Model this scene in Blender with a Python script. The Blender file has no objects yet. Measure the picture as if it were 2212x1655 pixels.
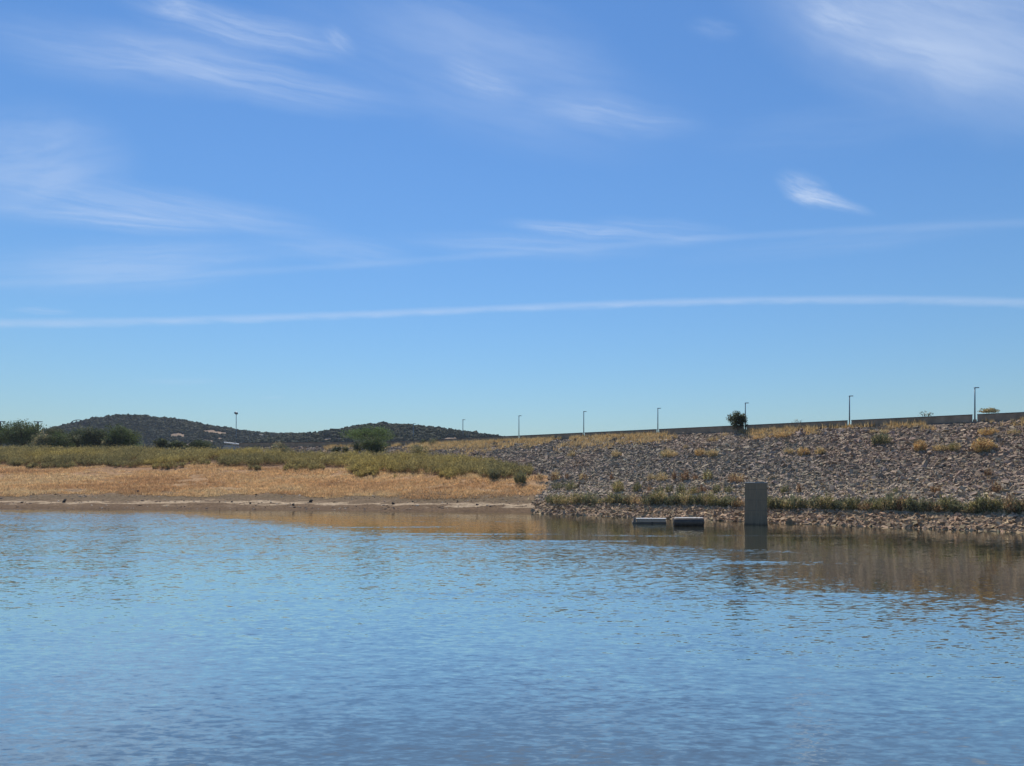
import bpy, math, random
import numpy as np

rng = np.random.default_rng(11)
random.seed(11)
C = bpy.context.scene.collection
R = math.radians

# ------------------------------------------------------------------ camera and picture geometry
F = 1600.0                      # focal length of the photograph, for a picture 2212 wide
CX, CY = 1106.0, 827.5
CAMZ = 7.0                      # eye height above the water of the reservoir
HY = CY + 196.0                 # the horizon: the camera is level, the frame is shifted up


def ray(x, y):
    return np.array([(x - CX) / F, 1.0, (HY - y) / F])


def at_z(x, y, z):
    d = ray(x, y)
    t = (z - CAMZ) / d[2]
    return np.array([0, 0, CAMZ]) + d * t


def at_y(x, y, Y):
    d = ray(x, y)
    return np.array([0, 0, CAMZ]) + d * (Y / d[1])


def proj(P):
    P = np.atleast_2d(P)
    X, Y, Z = P[:, 0], P[:, 1], P[:, 2] - CAMZ
    dep = np.where(Y < 0.01, 0.01, Y)
    return CX + F * X / dep, HY - F * Z / dep


cam = bpy.data.cameras.new('camera')
cam.sensor_width = 36
cam.lens = F / 2212 * 36
cam.clip_end = 12000
camo = bpy.data.objects.new('camera', cam)
C.objects.link(camo)
camo.location = (0, 0, CAMZ)
camo.rotation_euler = (R(90), 0, 0)
cam.shift_y = 196.0 / 2212
bpy.context.scene.camera = camo

# ------------------------------------------------------------------ small helpers


def tag(o, label=None, cat=None, group=None, kind=None):
    if label: o['label'] = label
    if cat: o['category'] = cat
    if group: o['group'] = group
    if kind: o['kind'] = kind
    return o


def mesh_obj(name, V, faces, mat, parent=None, tint=None, smooth=False, loc=None, attrs=None):
    """faces: an int array (n,k) or a list of such arrays"""
    V = np.asarray(V, np.float32)
    if loc is not None:
        V = V - np.asarray(loc, np.float32)
    if not isinstance(faces, list):
        faces = [faces]
    faces = [np.asarray(f, np.int32) for f in faces if len(f)]
    loops = np.concatenate([f.ravel() for f in faces])
    tot = np.concatenate([np.full(len(f), f.shape[1], np.int32) for f in faces])
    start = np.concatenate([[0], np.cumsum(tot)[:-1]]).astype(np.int32)
    me = bpy.data.meshes.new(name)
    me.vertices.add(len(V)); me.vertices.foreach_set('co', V.ravel())
    me.loops.add(len(loops)); me.loops.foreach_set('vertex_index', loops)
    me.polygons.add(len(tot)); me.polygons.foreach_set('loop_start', start)
    try:
        me.polygons.foreach_set('loop_total', tot)
    except Exception:
        pass
    me.polygons.foreach_set('use_smooth', np.full(len(tot), bool(smooth)))
    if tint is not None:
        a = me.attributes.new('tint', 'FLOAT_COLOR', 'POINT')
        t = np.ones((len(V), 4), np.float32); t[:, :3] = np.clip(tint, 0, 1)
        a.data.foreach_set('color', t.ravel())
    for k, v in (attrs or {}).items():
        a = me.attributes.new(k, 'FLOAT', 'POINT')
        a.data.foreach_set('value', np.asarray(v, np.float32))
    me.update(calc_edges=True)
    me.validate()
    me.materials.append(mat)
    o = bpy.data.objects.new(name, me)
    C.objects.link(o)
    if loc is not None and parent is None:
        o.location = loc
    if parent is not None:
        o.parent = parent
    return o


def empty(name, loc):
    o = bpy.data.objects.new(name, None)
    o.empty_display_size = 0.5
    C.objects.link(o)
    o.location = loc
    return o


class MB:
    """collects boxes, tubes and loose faces"""
    def __init__(s): s.V, s.Fq, s.Ft, s.n = [], [], [], 0

    def add(s, V, q=None, t=None):
        V = np.asarray(V, float)
        if q is not None and len(q): s.Fq.append(np.asarray(q) + s.n)
        if t is not None and len(t): s.Ft.append(np.asarray(t) + s.n)
        s.V.append(V); s.n += len(V)

    def box(s, c, size, ang=0.0, taper=1.0, bev=0.0):
        sx, sy, sz = [k / 2 for k in size]
        pts = []
        for z in (-1, 1):
            k = 1.0 if z < 0 else taper
            b = bev
            for (u, v) in ((-1, -1), (1, -1), (1, 1), (-1, 1)):
                if b:
                    e = [(u * sx + (-u * b), v * sy), (u * sx, v * sy + (-v * b))]
                    if u * v > 0: e = e[::-1]
                    for (px, py) in e: pts.append((px * k, py * k, z * sz))
                else:
                    pts.append((u * sx * k, v * sy * k, z * sz))
        P = np.array(pts)
        m = len(P) // 2
        ca, sa = math.cos(ang), math.sin(ang)
        Q = np.c_[P[:, 0] * ca - P[:, 1] * sa, P[:, 0] * sa + P[:, 1] * ca, P[:, 2]] + np.asarray(c)
        q = [(i, (i + 1) % m, m + (i + 1) % m, m + i) for i in range(m)]
        t = [(0, i + 1, i) for i in range(1, m - 1)] + [(m, m + i, m + i + 1) for i in range(1, m - 1)]
        s.add(Q, q, t)

    def tube(s, pts, rad, n=8, cap=True):
        pts = np.asarray(pts, float)
        rad = np.broadcast_to(np.asarray(rad, float), (len(pts),))
        rings = []
        for i, p in enumerate(pts):
            d = pts[min(i + 1, len(pts) - 1)] - pts[max(i - 1, 0)]
            d = d / (np.linalg.norm(d) + 1e-9)
            a = np.cross(d, [0, 0, 1.0]) if abs(d[2]) < 0.9 else np.cross(d, [1.0, 0, 0])
            a /= np.linalg.norm(a); b = np.cross(d, a)
            th = np.arange(n) * 2 * math.pi / n
            rings.append(p + rad[i] * (np.cos(th)[:, None] * a + np.sin(th)[:, None] * b))
        V = np.concatenate(rings)
        q = [(k * n + i, k * n + (i + 1) % n, (k + 1) * n + (i + 1) % n, (k + 1) * n + i) for k in range(len(pts) - 1) for i in range(n)]
        t = []
        if cap:
            o = (len(pts) - 1) * n
            t = [(0, i + 1, i) for i in range(1, n - 1)] + [(o, o + i, o + i + 1) for i in range(1, n - 1)]
        s.add(V, q, t)

    def build(s, name, mat, parent=None, loc=None, tint=None, smooth=False):
        V = np.concatenate(s.V)
        f = []
        if s.Fq: f.append(np.concatenate(s.Fq))
        if s.Ft: f.append(np.concatenate(s.Ft))
        if tint is not None:
            tint = np.tile(np.asarray(tint, float), (len(V), 1))
        return mesh_obj(name, V, f, mat, parent, tint=tint, loc=loc, smooth=smooth)


# value noise on the plane, for placing things
_tab = rng.random((256, 256))


def vnoise(x, y, seed=0):
    x = np.asarray(x, float) + seed * 37.7; y = np.asarray(y, float) + seed * 91.3
    xi, yi = np.floor(x).astype(int), np.floor(y).astype(int)
    fx, fy = x - xi, y - yi
    fx, fy = fx * fx * (3 - 2 * fx), fy * fy * (3 - 2 * fy)
    g = lambda a, b: _tab[a % 256, b % 256]
    return (g(xi, yi) * (1 - fx) + g(xi + 1, yi) * fx) * (1 - fy) + (g(xi, yi + 1) * (1 - fx) + g(xi + 1, yi + 1) * fx) * fy


def fbm(x, y, seed=0, oct=4):
    s, a, t = 0, 0.5, 0
    for k in range(oct):
        s = s + a * vnoise(x * 2 ** k, y * 2 ** k, seed + k); t += a; a *= 0.55
    return s / t


def sstep(a, b, x):
    t = np.clip((np.asarray(x, float) - a) / (b - a), 0, 1)
    return t * t * (3 - 2 * t)


# ------------------------------------------------------------------ materials
def new_mat(name):
    m = bpy.data.materials.new(name); m.use_nodes = True
    nt = m.node_tree
    b = nt.nodes['Principled BSDF']
    return m, nt, b


def N(nt, typ, **kw):
    n = nt.nodes.new(typ)
    for k, v in kw.items():
        if k.startswith('i_'):
            key = k[2:]
            key = int(key) if key.isdigit() else key.replace('_', ' ')
            n.inputs[key].default_value = v
        else:
            setattr(n, k, v)
    return n


def noise(nt, vec, scale, detail=4, rough=0.55):
    n = N(nt, 'ShaderNodeTexNoise')
    n.inputs['Scale'].default_value = scale
    n.inputs['Detail'].default_value = detail
    n.inputs['Roughness'].default_value = rough
    if vec is not None: nt.links.new(vec, n.inputs['Vector'])
    return n


def ramp(nt, fac, stops):
    r = N(nt, 'ShaderNodeValToRGB')
    e = r.color_ramp.elements
    while len(e) > 1: e.remove(e[0])
    e[0].position = stops[0][0]; e[0].color = (*stops[0][1], 1)
    for p, c in stops[1:]:
        k = e.new(p); k.color = (*c, 1)
    if fac is not None: nt.links.new(fac, r.inputs[0])
    return r


def math_n(nt, op, a, b=None, c=None, clamp=False):
    n = N(nt, 'ShaderNodeMath', operation=op, use_clamp=clamp)
    for i, v in enumerate((a, b, c)):
        if v is None: continue
        if isinstance(v, (int, float)): n.inputs[i].default_value = v
        else: nt.links.new(v, n.inputs[i])
    return n.outputs[0]


def mixc(nt, fac, a, b, mode='MIX'):
    n = N(nt, 'ShaderNodeMix', data_type='RGBA', blend_type=mode)
    for sock, v in ((n.inputs[0], fac), (n.inputs[6], a), (n.inputs[7], b)):
        if isinstance(v, (int, float)): sock.default_value = v
        elif isinstance(v, tuple): sock.default_value = (*v, 1)
        else: nt.links.new(v, sock)
    return n.outputs[2]


def plain(name, col, rough=0.7, metal=0.0, var=0.25, scale=3.0, bump=0.0):
    m, nt, b = new_mat(name)
    geo = N(nt, 'ShaderNodeNewGeometry')
    n = noise(nt, geo.outputs['Position'], scale, 6, 0.6)
    lo = tuple(c * (1 - var) for c in col); hi = tuple(min(1, c * (1 + var)) for c in col)
    r = ramp(nt, n.outputs[0], [(0.3, lo), (0.7, hi)])
    nt.links.new(r.outputs[0], b.inputs['Base Color'])
    b.inputs['Roughness'].default_value = rough
    b.inputs['Metallic'].default_value = metal
    if bump:
        bp = N(nt, 'ShaderNodeBump'); bp.inputs['Strength'].default_value = bump; bp.inputs['Distance'].default_value = 0.05
        nt.links.new(n.outputs[0], bp.inputs['Height']); nt.links.new(bp.outputs[0], b.inputs['Normal'])
    return m


def leaf_mat(name='leaf', trans=0.4):
    m, nt, b = new_mat(name)
    a = N(nt, 'ShaderNodeAttribute', attribute_name='tint')
    geo = N(nt, 'ShaderNodeNewGeometry')
    n = noise(nt, geo.outputs['Position'], 0.9, 3)
    r = ramp(nt, n.outputs[0], [(0.3, (0.72, 0.76, 0.78)), (0.7, (1.22, 1.2, 1.1))])
    col = mixc(nt, 1.0, a.outputs['Color'], r.outputs[0], 'MULTIPLY')
    nt.links.new(col, b.inputs['Base Color'])
    b.inputs['Roughness'].default_value = 0.65
    b.inputs['Specular IOR Level'].default_value = 0.2
    tr = N(nt, 'ShaderNodeBsdfTranslucent')
    nt.links.new(col, tr.inputs['Color'])
    mx = N(nt, 'ShaderNodeMixShader'); mx.inputs[0].default_value = trans
    nt.links.new(b.outputs[0], mx.inputs[1]); nt.links.new(tr.outputs[0], mx.inputs[2])
    nt.links.new(mx.outputs[0], nt.nodes['Material Output'].inputs['Surface'])
    return m


def stone_mat():
    m, nt, b = new_mat('stone')
    a = N(nt, 'ShaderNodeAttribute', attribute_name='tint')
    geo = N(nt, 'ShaderNodeNewGeometry')
    n = noise(nt, geo.outputs['Position'], 4.0, 4)
    r = ramp(nt, n.outputs[0], [(0.3, (0.7, 0.7, 0.7)), (0.7, (1.25, 1.25, 1.25))])
    col = mixc(nt, 1.0, a.outputs['Color'], r.outputs[0], 'MULTIPLY')
    nt.links.new(col, b.inputs['Base Color'])
    b.inputs['Roughness'].default_value = 0.85
    b.inputs['Specular IOR Level'].default_value = 0.25
    return m


LEAF = leaf_mat()
GRASS = leaf_mat('straw', 0.62)
STONE = stone_mat()
BARK = plain('bark', (0.07, 0.055, 0.04), 0.9, var=0.4, scale=6)
METAL = plain('pole_metal', (0.16, 0.21, 0.25), 0.45, 0.3, var=0.1)
HEADM = plain('lamp_metal', (0.2, 0.23, 0.25), 0.4, 0.3, var=0.1)
CONC = plain('parapet_concrete', (0.35, 0.265, 0.185), 0.85, var=0.3, scale=0.8, bump=0.3)
COPING = plain('coping_concrete', (0.16, 0.135, 0.115), 0.85, var=0.2, scale=1.2)
PALEC = plain('pale_concrete', (0.42, 0.40, 0.36), 0.85, var=0.25, scale=1.5)
WHITE = plain('white_paint', (0.78, 0.78, 0.76), 0.5, var=0.06)
GREYP = plain('grey_plastic', (0.20, 0.155, 0.115), 0.5, var=0.15)
PALEP = plain('pale_panel', (0.46, 0.38, 0.29), 0.45, var=0.12)
RUBBER = plain('black_rubber', (0.04, 0.032, 0.025), 0.4, var=0.3)
STEEL = plain('pylon_steel', (0.10, 0.11, 0.13), 0.5, 0.4, var=0.1)
ASPH = plain('asphalt', (0.05, 0.05, 0.052), 0.9, var=0.2)


# ------------------------------------------------------------------ lines of the dam
WALL_Z, CREST_Z = 17.0, 15.8
pA = at_z(2140, 893.5, WALL_Z)[:2]
pB = at_z(1121, 941.0, WALL_Z)[:2]
dirAB = (pA - pB) / np.linalg.norm(pA - pB)
pE = pA + dirAB * 190                 # far end, beyond the frame
# bend of the crest towards the abutment
pC = pB - dirAB * 0
xs = 835.0
for k in range(400):
    q = pB - dirAB * k * 0.5
    x_, y_ = proj([[q[0], q[1], WALL_Z]])
    if x_[0] < 850: break
pC = q
pD = at_z(505, 956.8, WALL_Z)[:2]
crest = np.array([pE, pC, pD])         # from far beyond the frame to the abutment
L1 = at_z(1190, 1110, 0)[:2]
L2 = at_z(2212, 1150, 0)[:2]
nrm = np.array([dirAB[1], -dirAB[0]])  # horizontal, towards the water
if np.dot(nrm, -pA) < 0: nrm = -nrm
d1, d2 = np.dot(L1 - pA, nrm), np.dot(L2 - pA, nrm)
SLOPE = 0.5 * (d1 + d2) / CREST_Z
sL1, sL2 = np.dot(pE - L1, dirAB), np.dot(pE - L2, dirAB)      # distance along the crest from its far end


def slope_at(s):
    return np.interp(s, [sL2, sL1], [d2 / CREST_Z, d1 / CREST_Z])


print('crest', crest, 'slopes', d1 / CREST_Z, d2 / CREST_Z)


def seg_normal(a, b):
    d = (b - a) / np.linalg.norm(b - a)
    n = np.array([d[1], -d[0]])
    return n if np.dot(n, -(a + b) / 2) > 0 else -n


n1, n2 = seg_normal(crest[0], crest[1]), seg_normal(crest[1], crest[2])
mit = (n1 + n2) / (1 + np.dot(n1, n2))
NORM = np.array([n1, mit, n2])
seglen = np.linalg.norm(np.diff(crest, axis=0), axis=1)
CUM = np.array([0, seglen[0], seglen.sum()])
NS = [0, CUM[1] - 12, CUM[1], CUM[1] + 12, CUM[2]]
NORMS = np.array([n1, n1, mit, n2, n2])


def norm_at(s):
    return np.interp(s, NS, NORMS[:, 0]), np.interp(s, NS, NORMS[:, 1])


def dam_xy(s, drop):
    """point of the water-side face: s along the crest, drop below the crest in metres"""
    s = np.asarray(s, float); drop = np.asarray(drop, float)
    px = np.interp(s, CUM, crest[:, 0]); py = np.interp(s, CUM, crest[:, 1])
    nx, ny = norm_at(s)
    # the abutment side is steeper and short
    k = slope_at(s) * drop
    return px + nx * k, py + ny * k


def dam_z(x, y):
    """height of the face under a point (the two planes)"""
    x = np.asarray(x, float); y = np.asarray(y, float)
    sp = (pE[0] - x) * dirAB[0] + (pE[1] - y) * dirAB[1]
    za = CREST_Z - ((x - crest[1][0]) * n1[0] + (y - crest[1][1]) * n1[1]) / slope_at(sp)
    zb = CREST_Z - ((x - crest[1][0]) * n2[0] + (y - crest[1][1]) * n2[1]) / slope_at(1e4)
    end = x < crest[2][0]
    return np.where(end, -50, np.maximum(np.minimum(np.maximum(za, zb), CREST_Z), -50))


# ------------------------------------------------------------------ ground
sh_pts = [at_z(-900, 1098, 0), at_z(0, 1101, 0), at_z(600, 1102.5, 0), at_z(900, 1106, 0), at_z(1190, 1109, 0)]
sh_x = np.array([p[0] for p in sh_pts]); sh_y = np.array([p[1] for p in sh_pts])


def shore_y(x):
    x = np.asarray(x, float)
    y = np.interp(x, sh_x, sh_y)
    y = np.where(x > sh_x[-1], sh_y[-1] + (x - sh_x[-1]) * 0.9, y)
    return y + 0.9 * (fbm(x * 0.16, x * 0 + 3.1, 5) - 0.5) * 2 * sstep(6, 0, np.abs(x) * 0 + np.maximum(x - 3, 0))


PD = np.array([-400, -60, -25, 0, 2, 9, 17, 35, 52, 62, 100, 300, 700, 4000])
PZ = np.array([-9, -6, -3, 0, 0.28, 1.6, 3.15, 7.6, 10.6, 12.0, 12.7, 11.0, 12.0, 12.0])


def bank_steep(x):
    # the bank climbs faster where it runs out against the dam
    return 1 + 0.6 * sstep(-30, -8, x) * sstep(13, 7, x)


def ground_z(x, y):
    x = np.asarray(x, float); y = np.asarray(y, float)
    d = y - shore_y(x)
    z = np.interp(d, PD, PZ)
    z = np.where(d > 0, z * (1 + (bank_steep(x) - 1) * sstep(36, 15, d)), z)
    und = (fbm(x * 0.09, y * 0.09, 2) - 0.5)
    z = z + und * 1.1 * sstep(3, 25, d)
    z = z + (fbm(x * 0.5, y * 0.9, 8) - 0.5) * 0.30 * sstep(0.5, 5, d) * sstep(400, 200, d)
    # the near bank, where the photographer stands
    nb = np.interp(y, [-4000, -2, 1.5, 11, 20], [7.5, 5.6, 5.4, -1.2, -9])
    return np.maximum(z, nb)


def grid_faces(nx, ny):
    i = np.arange(nx * ny).reshape(ny, nx)
    return np.c_[i[:-1, :-1].ravel(), i[:-1, 1:].ravel(), i[1:, 1:].ravel(), i[1:, :-1].ravel()]


gx = np.unique(np.r_[np.linspace(-2600, -400, 12), np.linspace(-400, -150, 26), np.arange(-150, 40, 1.0), np.linspace(40, 400, 40), np.linspace(400, 2600, 12)])
gy = np.unique(np.r_[np.linspace(-900, -20, 12), np.arange(-20, 30, 1.5), np.linspace(30, 118, 20), np.arange(118, 235, 0.5), np.linspace(235, 420, 40), np.linspace(420, 2700, 20)])
GX, GY = np.meshgrid(gx, gy)
GZ = ground_z(GX, GY)
GD = (GY - shore_y(GX)) * bank_steep(GX)


def ground_mat():
    m, nt, b = new_mat('bank_soil')
    geo = N(nt, 'ShaderNodeNewGeometry')
    at = N(nt, 'ShaderNodeAttribute', attribute_name='inland')
    mp = N(nt, 'ShaderNodeMapping'); mp.inputs['Scale'].default_value = (0.12, 0.5, 0.5)
    nt.links.new(geo.outputs['Position'], mp.inputs['Vector'])
    n1 = noise(nt, mp.outputs[0], 1.0, 6, 0.65)
    n2 = noise(nt, geo.outputs['Position'], 1.6, 5, 0.6)
    wob = math_n(nt, 'MULTIPLY_ADD', n1.outputs[0], 14.0, -7.0)
    d = math_n(nt, 'ADD', at.outputs['Fac'], wob)
    d = math_n(nt, 'DIVIDE', d, 60.0)
    g = lambda m_: m_ / 60.0
    r = ramp(nt, d, [(0.0, (0.125, 0.08, 0.045)), (g(3.0), (0.16, 0.105, 0.06)), (g(5.6), (0.18, 0.12, 0.07)),
                     (g(6.3), (0.46, 0.355, 0.235)), (g(7.4), (0.46, 0.35, 0.23)), (g(8.2), (0.20, 0.14, 0.085)), (g(12), (0.165, 0.122, 0.072)),
                     (g(16), (0.24, 0.165, 0.10)), (g(20), (0.44, 0.29, 0.155)), (g(33), (0.40, 0.245, 0.13)), (g(42), (0.22, 0.13, 0.075)), (1.0, (0.20, 0.15, 0.09))])
    r2 = ramp(nt, n2.outputs[0], [(0.3, (0.62, 0.6, 0.58)), (0.7, (1.3, 1.3, 1.3))])
    col = mixc(nt, 1.0, r.outputs[0], r2.outputs[0], 'MULTIPLY')
    nt.links.new(col, b.inputs['Base Color'])
    b.inputs['Roughness'].default_value = 0.95
    b.inputs['Specular IOR Level'].default_value = 0.15
    bp = N(nt, 'ShaderNodeBump'); bp.inputs['Strength'].default_value = 0.7; bp.inputs['Distance'].default_value = 0.25
    nt.links.new(n2.outputs[0], bp.inputs['Height']); nt.links.new(bp.outputs[0], b.inputs['Normal'])
    return m


gr = mesh_obj('ground', np.c_[GX.ravel(), GY.ravel(), GZ.ravel()], grid_faces(len(gx), len(gy)), ground_mat(), smooth=True, attrs={'inland': GD.ravel()})
tag(gr, 'dry sloping reservoir bank with a muddy pale strip along the waterline', 'ground', kind='structure')

# ------------------------------------------------------------------ water
yb_x = [-400, -120, -60, -38, -22, -5, 4, 18, 34, 60, 200]
yb_y = [150, 142, 130, 108, 92, 79, 76, 71, 66, 62, 50]


def ripple(x, y):
    yb = np.interp(x, yb_x, yb_y) + (fbm(x * 0.12, y * 0.05, 21) - 0.5) * 4
    hw = np.interp(x, [-60, -30, -8, 10], [12, 11, 5, 2.5])
    calm = sstep(-hw, hw, y - yb)
    rough = np.interp(y, [0, 18, 30, 45, 62, 80, 120, 160], [0.026, 0.030, 0.036, 0.037, 0.038, 0.047, 0.070, 0.08])
    # lee of the dam: smoother water towards the right, below the bright streak
    lee = sstep(0.20, 0.46, x / np.maximum(y, 1)) * sstep(34, 46, y) * (1 - sstep(62, 68, y) * sstep(40, 30, x))
    rough = rough * (1 - 0.68 * lee)
    rough = rough * (0.75 + 0.5 * fbm(x * 0.035, y * 0.06, 31))
    return rough * (1 - calm) + calm * 0.018


wx = np.unique(np.r_[np.linspace(-2000, -150, 12), np.arange(-150, 130, 2.0), np.linspace(130, 2000, 12)])
wy = np.unique(np.r_[np.linspace(-60, 10, 6), np.arange(10, 175, 1.0), np.linspace(175, 260, 8)])
WX, WY = np.meshgrid(wx, wy)


def water_mat():
    m, nt, b = new_mat('water')
    geo = N(nt, 'ShaderNodeNewGeometry')
    pos = geo.outputs['Position']
    at = N(nt, 'ShaderNodeAttribute', attribute_name='ripple')

    def layer(sx, sy, rot, detail, dist=0.0):
        mp = N(nt, 'ShaderNodeMapping'); mp.inputs['Scale'].default_value = (sx, sy, 1); mp.inputs['Rotation'].default_value = (0, 0, rot)
        nt.links.new(pos, mp.inputs['Vector'])
        n = noise(nt, mp.outputs[0], 1.0, detail, 0.5)
        n.inputs['Distortion'].default_value = dist
        v = N(nt, 'ShaderNodeVectorMath', operation='SUBTRACT'); v.inputs[1].default_value = (0.5, 0.5, 0.5)
        nt.links.new(n.outputs['Color'], v.inputs[0])
        return v.outputs[0]

    def scale(v, f):
        s = N(nt, 'ShaderNodeVectorMath', operation='SCALE')
        nt.links.new(v, s.inputs[0])
        if isinstance(f, (int, float)): s.inputs['Scale'].default_value = f
        else: nt.links.new(f, s.inputs['Scale'])
        return s.outputs[0]

    def addv(a, c):
        s = N(nt, 'ShaderNodeVectorMath', operation='ADD'); nt.links.new(a, s.inputs[0]); nt.links.new(c, s.inputs[1]); return s.outputs[0]

    l1 = layer(2.0, 5.0, R(5), 2, 0.3)
    l2 = layer(5.0, 14.0, R(-7), 2, 0.3)
    l3 = layer(0.55, 1.9, R(8), 2)
    v = addv(addv(scale(l1, 1.0), scale(l2, 0.5)), scale(l3, 0.38))
    # thin streaks of breeze on the calm strip
    mp = N(nt, 'ShaderNodeMapping'); mp.inputs['Scale'].default_value = (0.018, 0.16, 1); mp.inputs['Rotation'].default_value = (0, 0, R(6))
    nt.links.new(pos, mp.inputs['Vector'])
    sn = noise(nt, mp.outputs[0], 1.0, 3, 0.6)
    st = N(nt, 'ShaderNodeMapRange'); st.inputs['From Min'].default_value = 0.585; st.inputs['From Max'].default_value = 0.66; st.inputs['To Max'].default_value = 0.03
    nt.links.new(sn.outputs[0], st.inputs['Value'])
    amp = math_n(nt, 'ADD', at.outputs['Fac'], st.outputs[0])
    # gusts: patches a few metres across with more or less ripple
    gn = layer(0.10, 0.22, R(12), 3)
    sep = N(nt, 'ShaderNodeSeparateXYZ'); nt.links.new(gn, sep.inputs[0])
    gust = math_n(nt, 'MULTIPLY_ADD', sep.outputs[0], 1.3, 1.0)
    gust = math_n(nt, 'MAXIMUM', gust, 0.35)
    amp = math_n(nt, 'MULTIPLY', amp, gust)
    v = scale(v, math_n(nt, 'MULTIPLY', amp, 7.0))
    # seen at a grazing angle the wave faces turned towards the eye cover most of the surface
    isep = N(nt, 'ShaderNodeSeparateXYZ'); nt.links.new(geo.outputs['Incoming'], isep.inputs[0])
    ih = math_n(nt, 'SQRT', math_n(nt, 'ADD', math_n(nt, 'MULTIPLY', isep.outputs[0], isep.outputs[0]), math_n(nt, 'MULTIPLY', isep.outputs[1], isep.outputs[1])))
    tang = math_n(nt, 'DIVIDE', isep.outputs[2], math_n(nt, 'MAXIMUM', ih, 0.01))
    bias = math_n(nt, 'DIVIDE', math_n(nt, 'MULTIPLY', amp, amp), math_n(nt, 'MAXIMUM', tang, math_n(nt, 'MULTIPLY', amp, 1.25)))
    bias = math_n(nt, 'MULTIPLY', bias, 1.1)
    v = addv(v, scale(geo.outputs['Incoming'], bias))
    fl = N(nt, 'ShaderNodeVectorMath', operation='MULTIPLY'); fl.inputs[1].default_value = (0.55, 1, 0)
    nt.links.new(v, fl.inputs[0])
    up = N(nt, 'ShaderNodeVectorMath', operation='ADD'); up.inputs[1].default_value = (0, 0, 1)
    nt.links.new(fl.outputs[0], up.inputs[0])
    nn = N(nt, 'ShaderNodeVectorMath', operation='NORMALIZE'); nt.links.new(up.outputs[0], nn.inputs[0])
    nt.links.new(nn.outputs[0], b.inputs['Normal'])
    b.inputs['Base Color'].default_value = (0.068, 0.066, 0.048, 1)
    b.inputs['Roughness'].default_value = 0.25
    b.inputs['IOR'].default_value = 1.33
    b.inputs['Specular IOR Level'].default_value = 0.0
    gl = N(nt, 'ShaderNodeBsdfGlossy'); gl.inputs['Roughness'].default_value = 0.02; gl.inputs['Color'].default_value = (0.99, 0.98, 0.865, 1)
    nt.links.new(nn.outputs[0], gl.inputs['Normal'])
    lw = N(nt, 'ShaderNodeLayerWeight'); lw.inputs['Blend'].default_value = 0.5
    nt.links.new(nn.outputs[0], lw.inputs['Normal'])
    fr = N(nt, 'ShaderNodeFloatCurve')
    cu = fr.mapping.curves[0]
    cu.points[0].location = (0, 0.03); cu.points[1].location = (1, 0.97)
    for q_ in ((0.4, 0.12), (0.63, 0.46), (0.775, 0.8), (0.9, 0.92)): cu.points.new(*q_)
    fr.mapping.update()
    nt.links.new(lw.outputs['Facing'], fr.inputs['Value'])
    ms = N(nt, 'ShaderNodeMixShader')
    nt.links.new(fr.outputs[0], ms.inputs[0]); nt.links.new(b.outputs[0], ms.inputs[1]); nt.links.new(gl.outputs[0], ms.inputs[2])
    nt.links.new(ms.outputs[0], nt.nodes['Material Output'].inputs['Surface'])
    return m


wa = mesh_obj('water', np.c_[WX.ravel(), WY.ravel(), 0 * WX.ravel()], grid_faces(len(wx), len(wy)), water_mat(), smooth=True, attrs={'ripple': ripple(WX, WY).ravel()})
tag(wa, 'calm blue reservoir water, smooth near the dam and rippled nearer the viewer', 'water', kind='structure')

# ------------------------------------------------------------------ dam body, crest road
S_ = np.unique(np.r_[np.linspace(0, CUM[1], 160), np.linspace(CUM[1], CUM[2], 60)])
T_ = np.r_[np.linspace(0, 1, 3), np.linspace(1.8, 22, 50)]
SS, TT = np.meshgrid(S_, T_)
dx, dy = dam_xy(SS, TT)
dz = CREST_Z - TT + (fbm(SS * 0.5, TT * 0.8, 41) - 0.5) * 0.35 * sstep(0, 2, TT)
V = np.c_[dx.ravel(), dy.ravel(), dz.ravel()]
dam_f = grid_faces(len(S_), len(T_))
# crest strip and the far slope, closed below
cp = np.array([(np.interp(s, CUM, crest[:, 0]), np.interp(s, CUM, crest[:, 1])) for s in S_])
cn = np.array([norm_at(s) for s in S_])
rows = [(0.0, CREST_Z), (-8.0, CREST_Z), (-45.0, 2.0)]
V2 = np.concatenate([np.c_[cp + cn * o, np.full(len(S_), z)] for o, z in rows])
f2 = grid_faces(len(S_), 3) + len(V)
def dam_mat():
    m, nt, b = new_mat('embankment_rubble')
    geo = N(nt, 'ShaderNodeNewGeometry')
    n = noise(nt, geo.outputs['Position'], 2.2, 6, 0.65)
    r = ramp(nt, n.outputs[0], [(0.3, (0.11, 0.085, 0.062)), (0.7, (0.19, 0.145, 0.105))])
    nt.links.new(r.outputs[0], b.inputs['Base Color'])
    b.inputs['Roughness'].default_value = 0.95
    return m


dam = mesh_obj('embankment_dam', np.concatenate([V, V2]), [dam_f, f2], dam_mat())
tag(dam, 'long sloping embankment dam faced with loose grey and brown rock', 'dam')
mb = MB()
o1, o2 = -1.3, -7.2
rv = np.concatenate([np.c_[cp + cn * o, np.full(len(S_), CREST_Z + 0.012)] for o in (o1, o2)])
road = mesh_obj('road', rv, grid_faces(len(S_), 2), ASPH)
tag(road, 'narrow asphalt road along the crest of the dam', 'road', kind='structure')


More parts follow.
